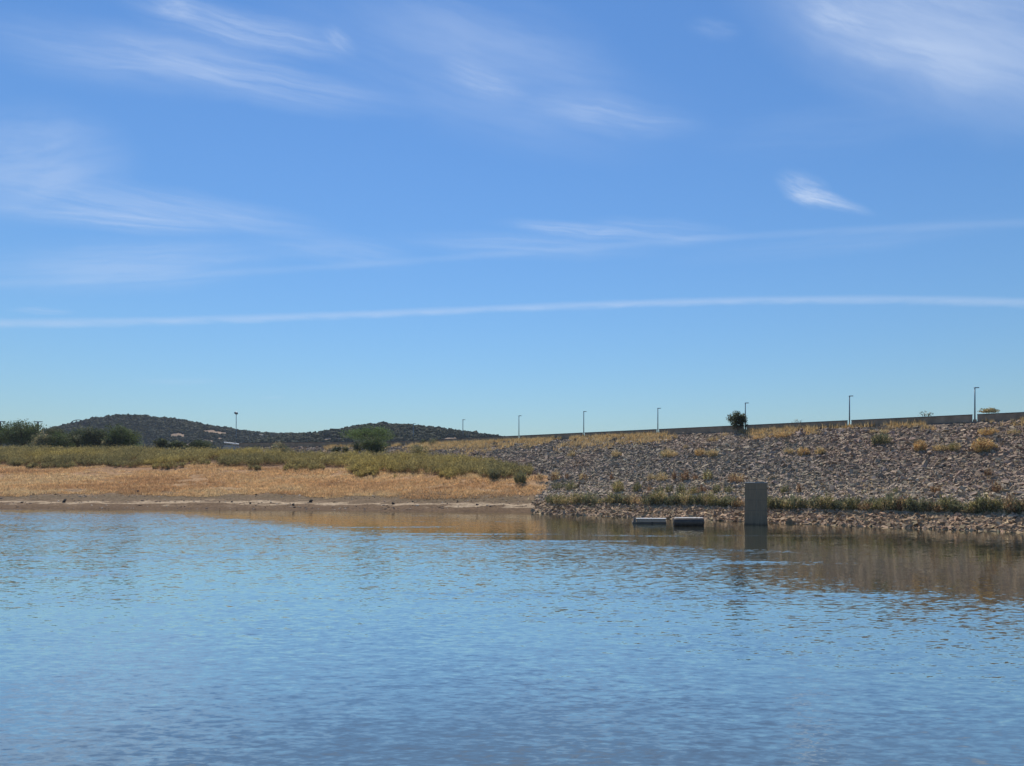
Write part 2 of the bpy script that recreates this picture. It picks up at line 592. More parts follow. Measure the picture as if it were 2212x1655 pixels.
# ------------------------------------------------------------------ stones
def ico():
    t = (1 + 5 ** 0.5) / 2
    v = np.array([(-1, t, 0), (1, t, 0), (-1, -t, 0), (1, -t, 0), (0, -1, t), (0, 1, t), (0, -1, -t), (0, 1, -t), (t, 0, -1), (t, 0, 1), (-t, 0, -1), (-t, 0, 1)], float)
    v /= np.linalg.norm(v[0])
    f = np.array([(0, 11, 5), (0, 5, 1), (0, 1, 7), (0, 7, 10), (0, 10, 11), (1, 5, 9), (5, 11, 4), (11, 10, 2), (10, 7, 6), (7, 1, 8),
                  (3, 9, 4), (3, 4, 2), (3, 2, 6), (3, 6, 8), (3, 8, 9), (4, 9, 5), (2, 4, 11), (6, 2, 10), (8, 6, 7), (9, 8, 1)])
    return v, f


IV, IF = ico()
CV = np.array([(x, y, z) for z in (-1, 1) for y in (-1, 1) for x in (-1, 1)], float)
CF = np.array([(0, 2, 3, 1), (4, 5, 7, 6), (0, 1, 5, 4), (2, 6, 7, 3), (0, 4, 6, 2), (1, 3, 7, 5)])


def rand_rot(n, tilt=1.0):
    q = rng.normal(size=(n, 4)); q[:, 1:3] *= tilt
    q /= np.linalg.norm(q, axis=1)[:, None]
    w, x, y, z = q.T
    return np.stack([np.stack([1 - 2 * (y * y + z * z), 2 * (x * y - z * w), 2 * (x * z + y * w)], -1),
                     np.stack([2 * (x * y + z * w), 1 - 2 * (x * x + z * z), 2 * (y * z - x * w)], -1),
                     np.stack([2 * (x * z - y * w), 2 * (y * z + x * w), 1 - 2 * (x * x + y * y)], -1)], -2)


def stones(P, size, cols, flat=0.6, tilt=0.6, sharp=0.28):
    n = len(P)
    v = IV[None] * (1 + rng.uniform(-sharp, sharp, (n, 12, 1)))
    v = np.sign(v) * np.abs(v) ** 0.8
    ax = np.stack([rng.uniform(0.75, 1.35, n), rng.uniform(0.6, 1.0, n), rng.uniform(flat * 0.7, flat * 1.3, n)], -1)
    v = v * ax[:, None] * (size / 2)[:, None, None]
    v = np.einsum('nij,nkj->nki', rand_rot(n, tilt), v) + P[:, None]
    f = (IF[None] + (np.arange(n) * 12)[:, None, None]).reshape(-1, 3)
    return v.reshape(-1, 3), f, np.repeat(cols, 12, axis=0)


def blocks(P, size, cols, flat=0.42, tilt=0.29):
    """broken rock: skewed angular slabs"""
    n = len(P)
    v = CV[None] * (1 + rng.uniform(-0.45, 0.12, (n, 8, 3)))
    v[:, 4:, :2] *= rng.uniform(0.55, 1.0, (n, 1, 2))
    ax = np.stack([rng.uniform(0.9, 1.7, n), rng.uniform(0.6, 1.1, n), rng.uniform(flat * 0.6, flat * 1.5, n)], -1)
    v = v * ax[:, None] * (size / 2)[:, None, None]
    v = np.einsum('nij,nkj->nki', rand_rot(n, tilt), v) + P[:, None]
    f = (CF[None] + (np.arange(n) * 8)[:, None, None]).reshape(-1, 4)
    return v.reshape(-1, 3), f, np.repeat(cols, 8, axis=0)


def stone_cols(P, n):
    """grey on the upper slope, pale silty brown on the lower part that the water has covered"""
    zone = sstep(7.5, 3.0, P[:, 2] + (fbm(P[:, 0] * 0.15, P[:, 1] * 0.15, 51) - 0.5) * 3.0)
    low = sstep(2.2, 1.2, P[:, 2])
    grey = np.array([0.30, 0.242, 0.178]); purp = np.array([0.325, 0.242, 0.172]); brown = np.array([0.40, 0.315, 0.22]); base = np.array([0.36, 0.255, 0.158])
    k = fbm(P[:, 0] * 0.06, P[:, 1] * 0.06, 52)
    up = grey + (purp - grey) * sstep(0.4, 0.65, k)[:, None]
    c = up + (brown - up) * zone[:, None]
    c = c + (base - c) * low[:, None]
    c = c * np.exp(rng.normal(0, 0.21, (n, 1))) * (1 + rng.normal(0, 0.03, (n, 3)))
    pale = rng.random(n) < 0.06
    c[pale] *= 1.3
    return np.clip(c, 0.02, 0.75)


def dam_samples(n, t0, t1, s0=None, s1=None):
    s = rng.uniform(s0 if s0 is not None else CUM[1] * 0.25, s1 if s1 is not None else CUM[2], n)
    t = rng.uniform(t0, t1, n)
    x, y = dam_xy(s, t)
    P = np.c_[x, y, CREST_Z - t]
    u, v = proj(P)
    vis = (u > -250) & (u < 2212 + 380) & (ground_z(x, y) < P[:, 2] + 0.3)
    return P[vis], s[vis], t[vis]


P, s, t = dam_samples(380000, 0.5, 17.2)
size = np.where(P[:, 2] < 3.5, np.minimum(rng.lognormal(math.log(0.50), 0.36, len(P)), 0.95), rng.lognormal(math.log(0.31), 0.46, len(P)))
size = np.clip(size, 0.2, 1.1)
P[:, 2] += size * 0.10
near_edge = (P[:, 2] < 2.0)
u, v = proj(P)
# the biggest stones of the wave-washed belt are things of their own
cand = np.where((P[:, 2] < 2.2) & (P[:, 2] > 0.05) & (u > 1195) & (u < 2212) & (size > 0.55))[0]
score = size[cand] / np.hypot(P[cand, 0], P[cand, 1])
big = cand[np.argsort(-score)[:290]]
mask = np.ones(len(P), bool); mask[big] = False
sv, sf, sc = blocks(P[mask], size[mask], stone_cols(P[mask], mask.sum()))
rip = mesh_obj('riprap', sv, sf, STONE, tint=sc)
tag(rip, 'loose broken rock covering the water side of the dam from crest to waterline', 'rock facing', kind='stuff')
cols = stone_cols(P[big], len(big))
for k, i in enumerate(big):
    size_i = np.array([size[i] * 1.05])
    v_, f_, c_ = blocks(P[i:i + 1], size_i, cols[k:k + 1], flat=0.45)
    o = mesh_obj('riprap_stone', v_, f_, STONE, tint=c_, loc=P[i])
    tag(o, 'larger pale brown angular stone in the rubble belt at the waterline of the dam', 'stone', 'large stones along the waterline of the dam')

# ------------------------------------------------------------------ parapet
lamp_px = [(2106, 838), (1835, 856), (1610, 871), (1421, 882.5), (1261, 889.5), (1121, 898.5), (1000, 907), (893, 915.5)]


def crest_at_px(x, z, off=0.0):
    best = None
    for s_ in np.linspace(0, CUM[2], 6000):
        pass
    return best


s_dense = np.linspace(0, CUM[2], 12000)
cpx = np.c_[np.interp(s_dense, CUM, crest[:, 0]), np.interp(s_dense, CUM, crest[:, 1])]


def s_at_px(x, z):
    u, v = proj(np.c_[cpx, np.full(len(cpx), z)])
    return s_dense[np.argmin(np.abs(u - x))]


def crest_xy(s):
    return np.array([np.interp(s, CUM, crest[:, 0]), np.interp(s, CUM, crest[:, 1])])


lamp_s = [s_at_px(x, WALL_Z) for x, y in lamp_px]
gap = np.median(np.diff(lamp_s))
print('lamp spacing', np.diff(lamp_s))
cuts = [0.0]
s = lamp_s[0] - gap
extra = []
while s > 0:
    extra.append(s); s -= gap
marks = sorted(extra + lamp_s)
root = empty('parapet_wall', (*crest_xy(lamp_s[4]), CREST_Z))
tag(root, 'long low concrete parapet wall running along the crest of the dam', 'wall')
loc0 = np.array(root.location)
edges = [0.0] + marks + [CUM[2]]


def strip_wall(name, s0, s1, z0, z1, th, mat, off=0.0):
    pts = [s0] + ([CUM[1]] if s0 < CUM[1] < s1 else []) + [s1]
    c = np.array([crest_xy(q) for q in pts])
    nn_ = np.array([norm_at(q) for q in pts])
    if len(pts) == 2:
        nn_ = np.array([seg_normal(c[0], c[1])] * 2)
    V, q = [], []
    for i in range(len(pts)):
        a = c[i] + nn_[i] * (off + th / 2); b_ = c[i] + nn_[i] * (off - th / 2)
        V += [(*a, z0), (*b_, z0), (*b_, z1), (*a, z1)]
    for i in range(len(pts) - 1):
        o = i * 4
        for k in range(4):
            q.append((o + k, o + (k + 1) % 4, o + 4 + (k + 1) % 4, o + 4 + k))
    e = (len(pts) - 1) * 4
    q += [(0, 3, 2, 1), (e, e + 1, e + 2, e + 3)]
    return mesh_obj(name, np.array(V) - loc0, np.array(q), mat, root)


for a, b in zip(edges[:-1], edges[1:]):
    ga, gb = (0.38 if a > 0 else 0), (0.38 if b < CUM[2] else 0)
    strip_wall('wall_panel', a + ga, b - gb, CREST_Z - 0.4, WALL_Z - 0.14, 0.30, CONC)
    strip_wall('coping', a + ga - 0.02, b - gb + 0.02, WALL_Z - 0.14 + 0.003, WALL_Z, 0.40, COPING)

# ------------------------------------------------------------------ lamps
hs = []
for (x, y), s in zip(lamp_px, lamp_s):
    p = crest_xy(s)
    lo, hi = WALL_Z, WALL_Z + 12
    for _ in range(40):
        mid = (lo + hi) / 2
        if proj([[p[0], p[1], mid]])[1][0] > y: lo = mid
        else: hi = mid
    hs.append(mid - CREST_Z)
print('lamp heights', hs)
LH = hs
lamp_labels = [
    'tallest-looking lamp post on the dam, rising beside the bush behind the parapet',
    'lamp post on the dam between the dark crest bush and the tallest-looking post',
    'lamp post standing right against the dark round bush on the crest',
    'lamp post on the parapet, first one toward the hills from the crest bush',
    'lamp post on the parapet, second one toward the hills from the crest bush',
    'lamp post on the parapet just past the foot of the wooded hill',
    'lamp post whose lower half stands in front of the low end of the wooded hill',
    'thin dark lamp post seen wholly against the wooded hill beside the pine',
]
for (x, y), s, h, lab in zip(lamp_px, lamp_s, hs, lamp_labels):
    p = crest_xy(s)
    root_l = empty('street_lamp', (p[0], p[1], CREST_Z - 0.1))
    tag(root_l, lab, 'street lamp', 'lamp posts along the crest of the dam')
    h = h + 0.1
    m = MB(); m.box((0, 0, 0.22), (0.4, 0.4, 0.44)); m.build('base', CONC, root_l)
    m = MB(); m.tube([(0, 0, 0.44), (0, 0, h * 0.5), (0, 0, h - 0.08)], [0.12, 0.105, 0.085], 10); m.build('pole', METAL, root_l, smooth=True)
    m = MB(); m.tube([(0, 0, h - 0.08), (0.02, 0, h - 0.04), (0.12, 0, h)], [0.085, 0.085, 0.08], 8); m.build('arm', METAL, root_l)
    m = MB(); m.box((0.28, 0, h + 0.04), (0.85, 0.3, 0.13), taper=0.8); m.build('lamp_head', HEADM, root_l)

# flood lamp at the abutment
p = at_y(510, 962, 232)
gz = float(ground_z(p[0], p[1])) - 0.2
top = at_y(510, 891, 232)
rl = empty('flood_lamp', (p[0], p[1], gz))
tag(rl, 'single tall thin pole with a rounded floodlight head at the end of the parapet', 'floodlight')
H = top[2] - gz
m = MB(); m.tube([(0, 0, 0), (0, 0, H * 0.5), (0.05, 0, H - 0.5)], [0.13, 0.11, 0.085], 10); m.build('pole', METAL, rl, smooth=True)
m = MB()
m.tube([(-0.45, -0.1, H + 0.05), (-0.40, -0.1, H - 0.02), (0.05, 0, H - 0.28), (0.5, 0.05, H - 0.32), (0.52, 0.05, H - 0.34)], [0.12, 0.33, 0.42, 0.28, 0.1], 12)
m.build('lamp_head', HEADM, rl, smooth=True)


# ------------------------------------------------------------------ foliage makers
def unit(v):
    return v / (np.linalg.norm(v, axis=-1, keepdims=True) + 1e-9)


def diamonds(P, D, L, Wd, col):
    """one small pointed leaf or twig face per point, along D"""
    n = len(P)
    u = unit(D); r = unit(np.cross(u, rng.normal(size=(n, 3))))
    L = np.broadcast_to(L, (n,))[:, None]; Wd = np.broadcast_to(Wd, (n,))[:, None]
    V = np.stack([P - u * L, P + r * Wd, P + u * L, P - r * Wd], 1).reshape(-1, 3)
    f = np.arange(n * 4).reshape(-1, 4)
    return V, f, np.repeat(col, 4, axis=0)


def jitter_col(base, n, s=0.25, alt=None, palt=0.0):
    c = np.tile(np.asarray(base, float), (n, 1))
    if alt is not None:
        k = rng.random(n) < palt
        c[k] = np.asarray(alt)
    return c * np.exp(rng.normal(0, s, (n, 1)))


GREEN = (0.205, 0.205, 0.115); OLIVE = (0.29, 0.26, 0.12); TAN = (0.60, 0.46, 0.26); REDB = (0.30, 0.18, 0.11); GREYG = (0.20, 0.205, 0.12)
YELG = (0.29, 0.26, 0.08); GOLD = (0.66, 0.44, 0.20); DARK = (0.085, 0.105, 0.052)
TREEG = (0.115, 0.15, 0.06)
STYLE = {
    'green': (GREEN, OLIVE, 0.4), 'olive': (OLIVE, TAN, 0.35), 'tan': (TAN, OLIVE, 0.12), 'red': (REDB, TAN, 0.15), 'grey': (GREYG, TAN, 0.15),
    'tree': (TREEG, GREYG, 0.12), 'pine': ((0.14, 0.20, 0.07), TREEG, 0.3), 'gold': (GOLD, TAN, 0.3), 'dark': (DARK, GREYG, 0.2), 'mix': (TAN, REDB, 0.45), 'yel': (YELG, OLIVE, 0.4),
}


def tuft_geo(base, w, h, style, n):
    """an upright bush of many shoots springing from the base (w wide, h high)"""
    c, alt, pa = STYLE[style]
    ns = max(10, n // 9)
    ph = rng.uniform(0, 2 * math.pi, ns); rr = np.sqrt(rng.random(ns))
    hh = h * rng.uniform(0.62, 1.06, ns) * (1 - 0.38 * rr ** 2)
    top = np.c_[np.cos(ph) * rr * w / 2, np.sin(ph) * rr * w / 2, hh]
    foot = np.c_[np.cos(ph) * rr * w * 0.27, np.sin(ph) * rr * w * 0.27, np.zeros(ns) - 0.05]
    k = rng.integers(0, ns, n); t = rng.uniform(0.08, 1.0, n) ** 0.8
    P = foot[k] + (top[k] - foot[k]) * t[:, None] + rng.normal(0, 0.045 * w, (n, 3)) * np.array([1, 1, 0.6])
    P[:, 2] = np.maximum(P[:, 2], 0.03)
    D = unit(top[k] - foot[k]) + rng.normal(0, 0.42, (n, 3))
    shoot = jitter_col(c, ns, 0.28, alt, pa)
    V, f, col = diamonds(P + base, D, rng.uniform(0.08, 0.17, n) * h ** 0.6, rng.uniform(0.018, 0.045, n) * h ** 0.6, shoot[k] * np.exp(rng.normal(0, 0.15, (n, 1))))
    return V, f, col


def clump_geo(cent, rad, style, n, leaf=0.16, nclump=26, core=0.25):
    """a crown: leaves on many small sprays spread through an ellipsoid, uneven at the edge"""
    c, alt, pa = STYLE[style]
    q = unit(rng.normal(size=(nclump, 3))) * (rng.random((nclump, 1)) ** 0.4)
    q[:, 2] = np.where(q[:, 2] < -0.55, -q[:, 2] * 0.5, q[:, 2])
    q *= rng.uniform(0.62, 1.0, (nclump, 1))
    cr = rng.uniform(0.20, 0.40, nclump)
    k = rng.integers(0, nclump, n)
    off = unit(rng.normal(size=(n, 3))) * (rng.random((n, 1)) ** 0.45)
    P = (q[k] + off * cr[k][:, None]) * np.asarray(rad) + np.asarray(cent)
    cc = jitter_col(c, nclump, 0.22, alt, pa)
    D = off + rng.normal(0, 0.6, (n, 3)) + np.array([0, 0, 0.3])
    V, f, col = diamonds(P, D, rng.uniform(0.6, 1.3, n) * leaf, rng.uniform(0.3, 0.6, n) * leaf, cc[k] * np.exp(rng.normal(0, 0.18, (n, 1))))
    return V, f, col


def join(parts):
    V, Fs, Cc, n = [], [], [], 0
    for v, f, c in parts:
        V.append(v); Fs.append(f + n); Cc.append(c); n += len(v)
    return np.concatenate(V), np.concatenate(Fs), np.concatenate(Cc)


# ------------------------------------------------------------------ single bushes on the dam face
def face_point(x, y):
    """where the line of sight meets the dam face or the bank"""
    d = ray(x, y)
    t = np.linspace(60, 330, 5400)
    Pp = np.array([0, 0, CAMZ]) + d * (t / d[1])[:, None]
    z = np.maximum(np.maximum(dam_z(Pp[:, 0], Pp[:, 1]), ground_z(Pp[:, 0], Pp[:, 1])), 0)
    k = np.argmax(Pp[:, 2] <= z)
    return Pp[k]


def bush(x, y, wpx, hpx, style, label, name='bush', cat='bush', group=None, dens=1.0):
    p = face_point(x, y)
    sc_ = p[1] / F
    w, h = wpx * sc_ * 1.15, hpx * sc_ * 1.32
    n = int(dens * np.clip(330 * (wpx * hpx / 300), 200, 1800))
    V, f, c = tuft_geo(p, w, h, style, n)
    o = mesh_obj(name, V, f, LEAF, tint=c, loc=p)
    tag(o, label, cat, group)
    return o


G1 = 'small bushes dotted over the rock face'
G2 = 'dry grass tufts on the rock face'
ROW = [  # the row of separate bushes just above the green shrub belt, seen from the bank towards the tower
    (1204.6, 1058, 25, 15, 'grey', 'low grey-green bush among stones near the orange grass, first of its row'),
    (1233, 1059, 30, 17, 'green', 'wide green bush second in the row from the orange grass'),
    (1335, 1065, 28, 23, 'olive', 'olive-yellow bush of mixed stalks above the pale floating raft'),
    (1376, 1064, 21, 20, 'green', 'dense round green bush directly above the pale floating raft'),
    (1404.5, 1063, 12, 12, 'red', 'small russet bush between two green bushes above the pale raft'),
    (1424, 1065, 16, 15, 'grey', 'thin grey-green bush next to the small russet bush'),
    (1445.5, 1065, 15, 16, 'green', 'small green bush between the rafts, beside the thin grey-green one'),
    (1472, 1068, 18, 20, 'green', 'dark green barrel-shaped bush above the black float'),
    (1497, 1069, 18, 19, 'olive', 'olive bush joined to a russet one above the black float'),
    (1516, 1067, 18, 17, 'red', 'round russet bush joined to the olive one above the black float'),
    (1548, 1065, 18, 17, 'green', 'loose green bush midway between the russet bush and the tower'),
    (1574, 1067, 20, 16, 'green', 'green bush closest to the concrete tower on its raft side'),
    (1696, 1066, 18, 17, 'green', 'green bush standing alone past the concrete tower among stones'),
    (1726, 1067, 10, 19, 'red', 'narrow spiky russet plant past the concrete tower'),
    (1936, 1066, 15, 11, 'green', 'tiny green bush low on the stones far past the tower'),
    (2021, 1067, 18, 17, 'red', 'pair of russet stalks above the shrub belt far past the tower'),
    (2154.5, 1066, 18, 20, 'red', 'russet bush above the shrub belt at the far edge of the rock face'),
    (2135, 1029, 15, 15, 'red', 'small dark brown bush alone on the stones below the tallest-looking lamp post'),
]
for a in ROW: bush(*a, group=G1)
UP = [
    (1199, 1039, 22, 20, 'mix', 'brown and tan bush above the end of the orange grass'),
    (1164, 1038, 20, 15, 'mix', 'low tan scrub next to the large green bush by the orange grass'),
    (1225, 1035, 10, 12, 'red', 'small dark russet tuft above the orange grass end'),
    (1259, 1039, 19, 16, 'mix', 'tan and russet tuft above the wide green bush'),
    (1321, 1038, 8, 14, 'red', 'slim rusty spike of a plant on the pale stones'),
    (1407, 1038, 17, 14, 'tan', 'pale tan tuft in the upper row above the small russet bush'),
    (1429, 1040, 30, 17, 'tan', 'wide tan tuft in the upper row above the gap between the floats'),
    (1456, 1038, 9, 18, 'red', 'slim russet bush in the upper row beside the wide tan tuft'),
    (1480, 1040, 19, 22, 'red', 'tall pointed russet bush in the upper row above the black float'),
    (1501, 1038.5, 13, 12, 'red', 'low brown tuft in the upper row beside the tall pointed one'),
    (1528, 1040, 19, 22, 'olive', 'rounded olive green bush in the upper row, the only green one there'),
    (1591, 1043, 36, 18, 'mix', 'broad brown and tan scrub just above the top of the concrete tower'),
]
for a in UP: bush(*a, group=G1)
MID = [
    (1234, 988, 17, 11, 'tan', 'faint tan tuft halfway up the rock face, nearest to the bank'),
    (1331, 988, 21, 13, 'tan', 'tan tuft halfway up the rock face, second from the bank'),
    (1444.5, 988, 36, 15, 'tan', 'wide tan tuft halfway up the rock face above the gap between the floats'),
    (1481.7, 971, 12, 8, 'tan', 'small tan tuft high on the rock face above the wide one'),
    (1511, 986, 21, 15, 'gold', 'golden tuft halfway up the rock face below the crest bush'),
    (1536.5, 987, 28, 14, 'tan', 'pale tan tuft touching the golden one below the crest bush'),
    (1705, 981, 23, 11, 'tan', 'thin tan tuft halfway up the face, first past the tower'),
    (1735, 985, 24, 16, 'gold', 'bright golden tuft in the middle of three past the tower'),
    (1772, 983, 21, 15, 'tan', 'tan upright tuft, last of three past the tower'),
    (1987.5, 976, 23, 21, 'gold', 'tall golden tuft below the weeds that show above the parapet'),
    (2031, 975, 28, 14, 'tan', 'low wide tan tuft between the tall golden ones'),
    (2062, 975, 25, 16, 'olive', 'greenish tan tuft between the low tan one and the largest golden one'),
    (2122, 978, 36, 26, 'gold', 'largest golden grass tuft on the face below the tallest-looking lamp post'),
    (2146, 972, 16, 14, 'tan', 'small tan tuft touching the largest golden one'),
    (2190, 939, 24, 10, 'tan', 'flat pale tuft near the crest past the tallest-looking lamp post'),
    (2135, 940, 34, 14, 'gold', 'flat golden tuft near the crest under the tallest-looking lamp post'),
    (1884, 937, 18, 8, 'tan', 'small pale tuft just above the big grey-green bush, nearer to the crest bush'),
    (1910, 938, 22, 10, 'tan', 'small pale tuft directly above the big grey-green bush'),
    (1690, 945, 36, 12, 'gold', 'long golden tuft just below the parapet past the crest bush'),
    (1640, 950, 24, 9, 'gold', 'short golden tuft below the dark crest bush'),
]
for a in MID: bush(*a, name='grass_tuft', cat='grass tuft', group=G2, dens=2.2)
bush(1901.6, 961, 37, 22, 'grey', 'big rounded grey-green bush high on the rock face', group=None, dens=1.6)
bush(1124, 1044, 29, 22, 'green', 'large green bush at the end of the orange grass by the rocks', dens=1.6)
bush(1068.5, 1035, 24, 19, 'grey', 'grey-green bush next to the thicket, before the large green bush', dens=1.5)
bush(1172, 1087.5, 16, 5, 'green', 'patch of fresh green plants on the mud close to the rocks', name='plant', cat='plant')

# the belt of green shrubs a little above the waterline
xb = 1192.0
row_n = 0
while xb < 2225:
    ybase = np.interp(xb, [1190, 1377, 1500, 1600, 1660, 1900, 2212], [1090, 1091, 1094, 1097, 1101, 1105, 1113]) + rng.uniform(-2.0, 1.5)
    wpx = rng.uniform(24, 38)
    hpx = np.interp(xb, [1190, 1400, 2212], [21, 24, 33]) * rng.uniform(0.62, 1.12)
    st = ['green', 'grey', 'olive', 'grey', 'olive', 'mix'][rng.integers(0, 6)]
    if not (1608 < xb < 1655):
        p = face_point(xb, ybase)
        sc_ = p[1] / F
        V, f, c = tuft_geo(p, wpx * sc_ * 1.15, hpx * sc_ * 1.3, st, 800)
        o = mesh_obj('shrub', V, f, LEAF, tint=c, loc=p)
        tag(o, 'upright shrub in the long grey-green belt just above the rubble by the water', 'shrub', 'green shrubs in the belt above the waterline')
    xb += wpx * rng.uniform(0.42, 0.72)
    if rng.random() < 0.13: xb += 14
    row_n += 1
print('belt shrubs', row_n)

# ------------------------------------------------------------------ dry grass (mass): crest fringe, slope, bank
def grass_geo(P, h, col, blades=7, spread=0.22, lean=0.35):
    n = len(P)
    k = np.repeat(np.arange(n), blades)
    m_ = len(k)
    foot = P[k] + np.c_[rng.normal(0, spread, (m_, 2)), np.zeros(m_)]
    hh = (np.broadcast_to(h, (n,))[k]) * rng.uniform(0.55, 1.1, m_)
    ang = rng.uniform(0, 2 * math.pi, m_)
    tip = foot + np.c_[np.cos(ang) * hh * lean * rng.random(m_), np.sin(ang) * hh * lean * rng.random(m_), hh]
    r = np.c_[np.sin(ang + 1.2), np.cos(ang + 1.2), np.zeros(m_)] * (0.03 + 0.055 * rng.random((m_, 1)))
    V = np.stack([foot - r, foot + r, tip], 1).reshape(-1, 3)
    f = np.arange(m_ * 3).reshape(-1, 3)
    return V, f, np.repeat(col[k] * np.exp(rng.normal(0, 0.18, (m_, 1))), 3, axis=0)


# crest fringe
n = 16000
s = rng.uniform(CUM[1] * 0.3, CUM[2] - 5, n); t = 0.15 + rng.exponential(1.2, n)
x, y = dam_xy(s, t)
P = np.c_[x, y, CREST_Z - t]
u, v = proj(P)
dens = np.interp(u, [800, 950, 1200, 1400, 1500, 1700, 1800, 2212], [0.4, 0.8, 0.85, 0.7, 0.58, 0.52, 0.3, 0.28])
reach = np.interp(u, [800, 1000, 1300, 1450, 2212], [2.6, 3.6, 3.4, 2.2, 1.2])
patch = fbm(s * 0.13, t * 0.5, 61)
keep = (u > 700) & (u < 2500) & (patch > 0.62 - 0.3 * dens) & (t < reach * (0.6 + patch)) & (rng.random(n) < 0.25 + 0.75 * dens)
P = P[keep]
col = 0.9 * np.where((rng.random((len(P), 1)) < 0.2), GOLD, TAN) * np.ones((len(P), 3))
parts = [grass_geo(P, rng.uniform(0.55, 1.25, len(P)), col, 9, 0.25, 0.5)]
# scattered wisps low on the slope, on the silty belt above the shrubs
P2, s2, t2 = dam_samples(1500, 9.5, 12.5)
k = fbm(P2[:, 0] * 0.12, P2[:, 1] * 0.12, 64) > 0.56
P2 = P2[k]
col = np.where(rng.random((len(P2), 1)) < 0.3, REDB, TAN) * np.ones((len(P2), 3)) * 0.85
parts.append(grass_geo(P2, rng.uniform(0.3, 0.7, len(P2)), col, 7, 0.25, 0.6))
V, f, c = join(parts)
g = mesh_obj('dry_grass', V, f, GRASS, tint=c)
tag(g, 'straw coloured dry grass along the foot of the parapet and scattered over the rock', 'grass', kind='stuff')

# bank grass
n = 46000
x = rng.uniform(-135, 12, n); d = rng.uniform(8, 46, n)
y = shore_y(x) + d
lowb = np.interp(x, [-130, -60, -24, -8, 6], [13.5, 13.5, 10.5, 7, 6]) + (fbm(x * 0.12, d * 0.1, 71) - 0.5) * np.interp(x, [-40, -5], [9, 4])
upb = np.interp(x, [-130, -60, -22, -6, 6], [42, 40, 31, 23, 21])
pt = fbm(x * 0.10, y * 0.28, 72)
keep = (d > lowb) & (d < upb + 4) & (pt > np.where(d > upb - 6, 0.52, 0.34)) & (dam_z(x, y) < ground_z(x, y) + 0.1)
x, y, d, pt = x[keep], y[keep], d[keep], pt[keep]
P = np.c_[x, y, ground_z(x, y) - 0.03]
u, v = proj(P)
k = (u > -200) & (u < 2300)
P, x, y, d, pt = P[k], x[k], y[k], d[k], pt[k]
cn_ = fbm(x * 0.05, y * 0.2, 73)[:, None]
c1, c2, c3 = np.array([0.68, 0.46, 0.25]), np.array([0.72, 0.54, 0.32]), np.array([0.54, 0.34, 0.185])
col = c1 + (c2 - c1) * sstep(0.45, 0.65, cn_) + (c3 - c1) * sstep(0.47, 0.30, cn_)
Vb = grass_geo(P, rng.uniform(0.25, 0.62, len(P)) * (0.7 + 0.7 * pt), col, 6, 0.3, 0.8)
g = mesh_obj('bank_grass', Vb[0], Vb[1], GRASS, tint=Vb[2])
tag(g, 'orange dry grass covering the bank between the mud and the green thicket', 'grass', kind='stuff')

# ------------------------------------------------------------------ thicket of young shrubs over the bank (mass)
n = 22000
x = rng.uniform(-150, 4, n); d = rng.uniform(20, 72, n)
y = shore_y(x) + d
upb = np.interp(x, [-150, -60, -25, -12, 6], [41, 37, 28, 21, 18]) + (fbm(x * 0.15, d * 0 + 1.7, 81) - 0.5) * 11
back = np.interp(x, [-150, -120, -70, -40, -20, -8, 3], [66, 64, 58, 52, 46, 42, 34])
keep = (d > upb) & (d < back) & (dam_z(x, y) < ground_z(x, y) + 0.4) & (fbm(x * 0.25, y * 0.3, 82) > np.interp(d - upb, [0, 4, 9, 14], [0.60, 0.50, 0.36, 0.28]))
x, y, d, upb = x[keep], y[keep], d[keep], upb[keep]
P = np.c_[x, y, ground_z(x, y) - 0.05]
u, v = proj(P); k = (u > -200) & (u < 1300)
P, d, upb = P[k], d[k], upb[k]
print('thicket plants', len(P))
ns = len(P)
hh = np.interp(d - upb, [0, 6, 20], [1.2, 2.2, 2.8]) * rng.uniform(0.7, 1.2, ns)
per = 46
k = np.repeat(np.arange(ns), per); m_ = len(k)
ph = rng.uniform(0, 2 * math.pi, m_); rr = np.sqrt(rng.random(m_)) * hh[k] * 0.42
tt = rng.uniform(0.12, 1.0, m_) ** 0.75
Q = P[k] + np.c_[np.cos(ph) * rr * (0.35 + 0.65 * tt), np.sin(ph) * rr * (0.35 + 0.65 * tt), tt * hh[k] * (1 - 0.3 * (rr / hh[k] / 0.42) ** 2)]
D = np.c_[np.cos(ph) * 0.3, np.sin(ph) * 0.3, np.ones(m_)] + rng.normal(0, 0.4, (m_, 3))
kind = fbm(P[:, 0] * 0.06, P[:, 1] * 0.05, 83)
c1, c2, c3 = np.array([0.32, 0.265, 0.115]), np.array([0.38, 0.305, 0.11]), np.array([0.25, 0.22, 0.105])
pc = c1 + (c2 - c1) * sstep(0.45, 0.62, kind)[:, None] + (c3 - c1) * sstep(0.47, 0.32, kind)[:, None]
pc = pc * np.exp(rng.normal(0, 0.22, (ns, 1)))
stem = (tt < 0.45)[:, None] * (rng.random((m_, 1)) < 0.65)
col = np.where(stem, np.array([0.40, 0.27, 0.165]), pc[k]) * np.exp(rng.normal(0, 0.15, (m_, 1)))
V, f, c = diamonds(Q, D, rng.uniform(0.14, 0.30, m_), rng.uniform(0.03, 0.065, m_), col)
g = mesh_obj('thicket', V, f, GRASS, tint=c)
tag(g, 'dense thicket of young yellow-green shrubs covering the upper bank', 'undergrowth', kind='stuff')


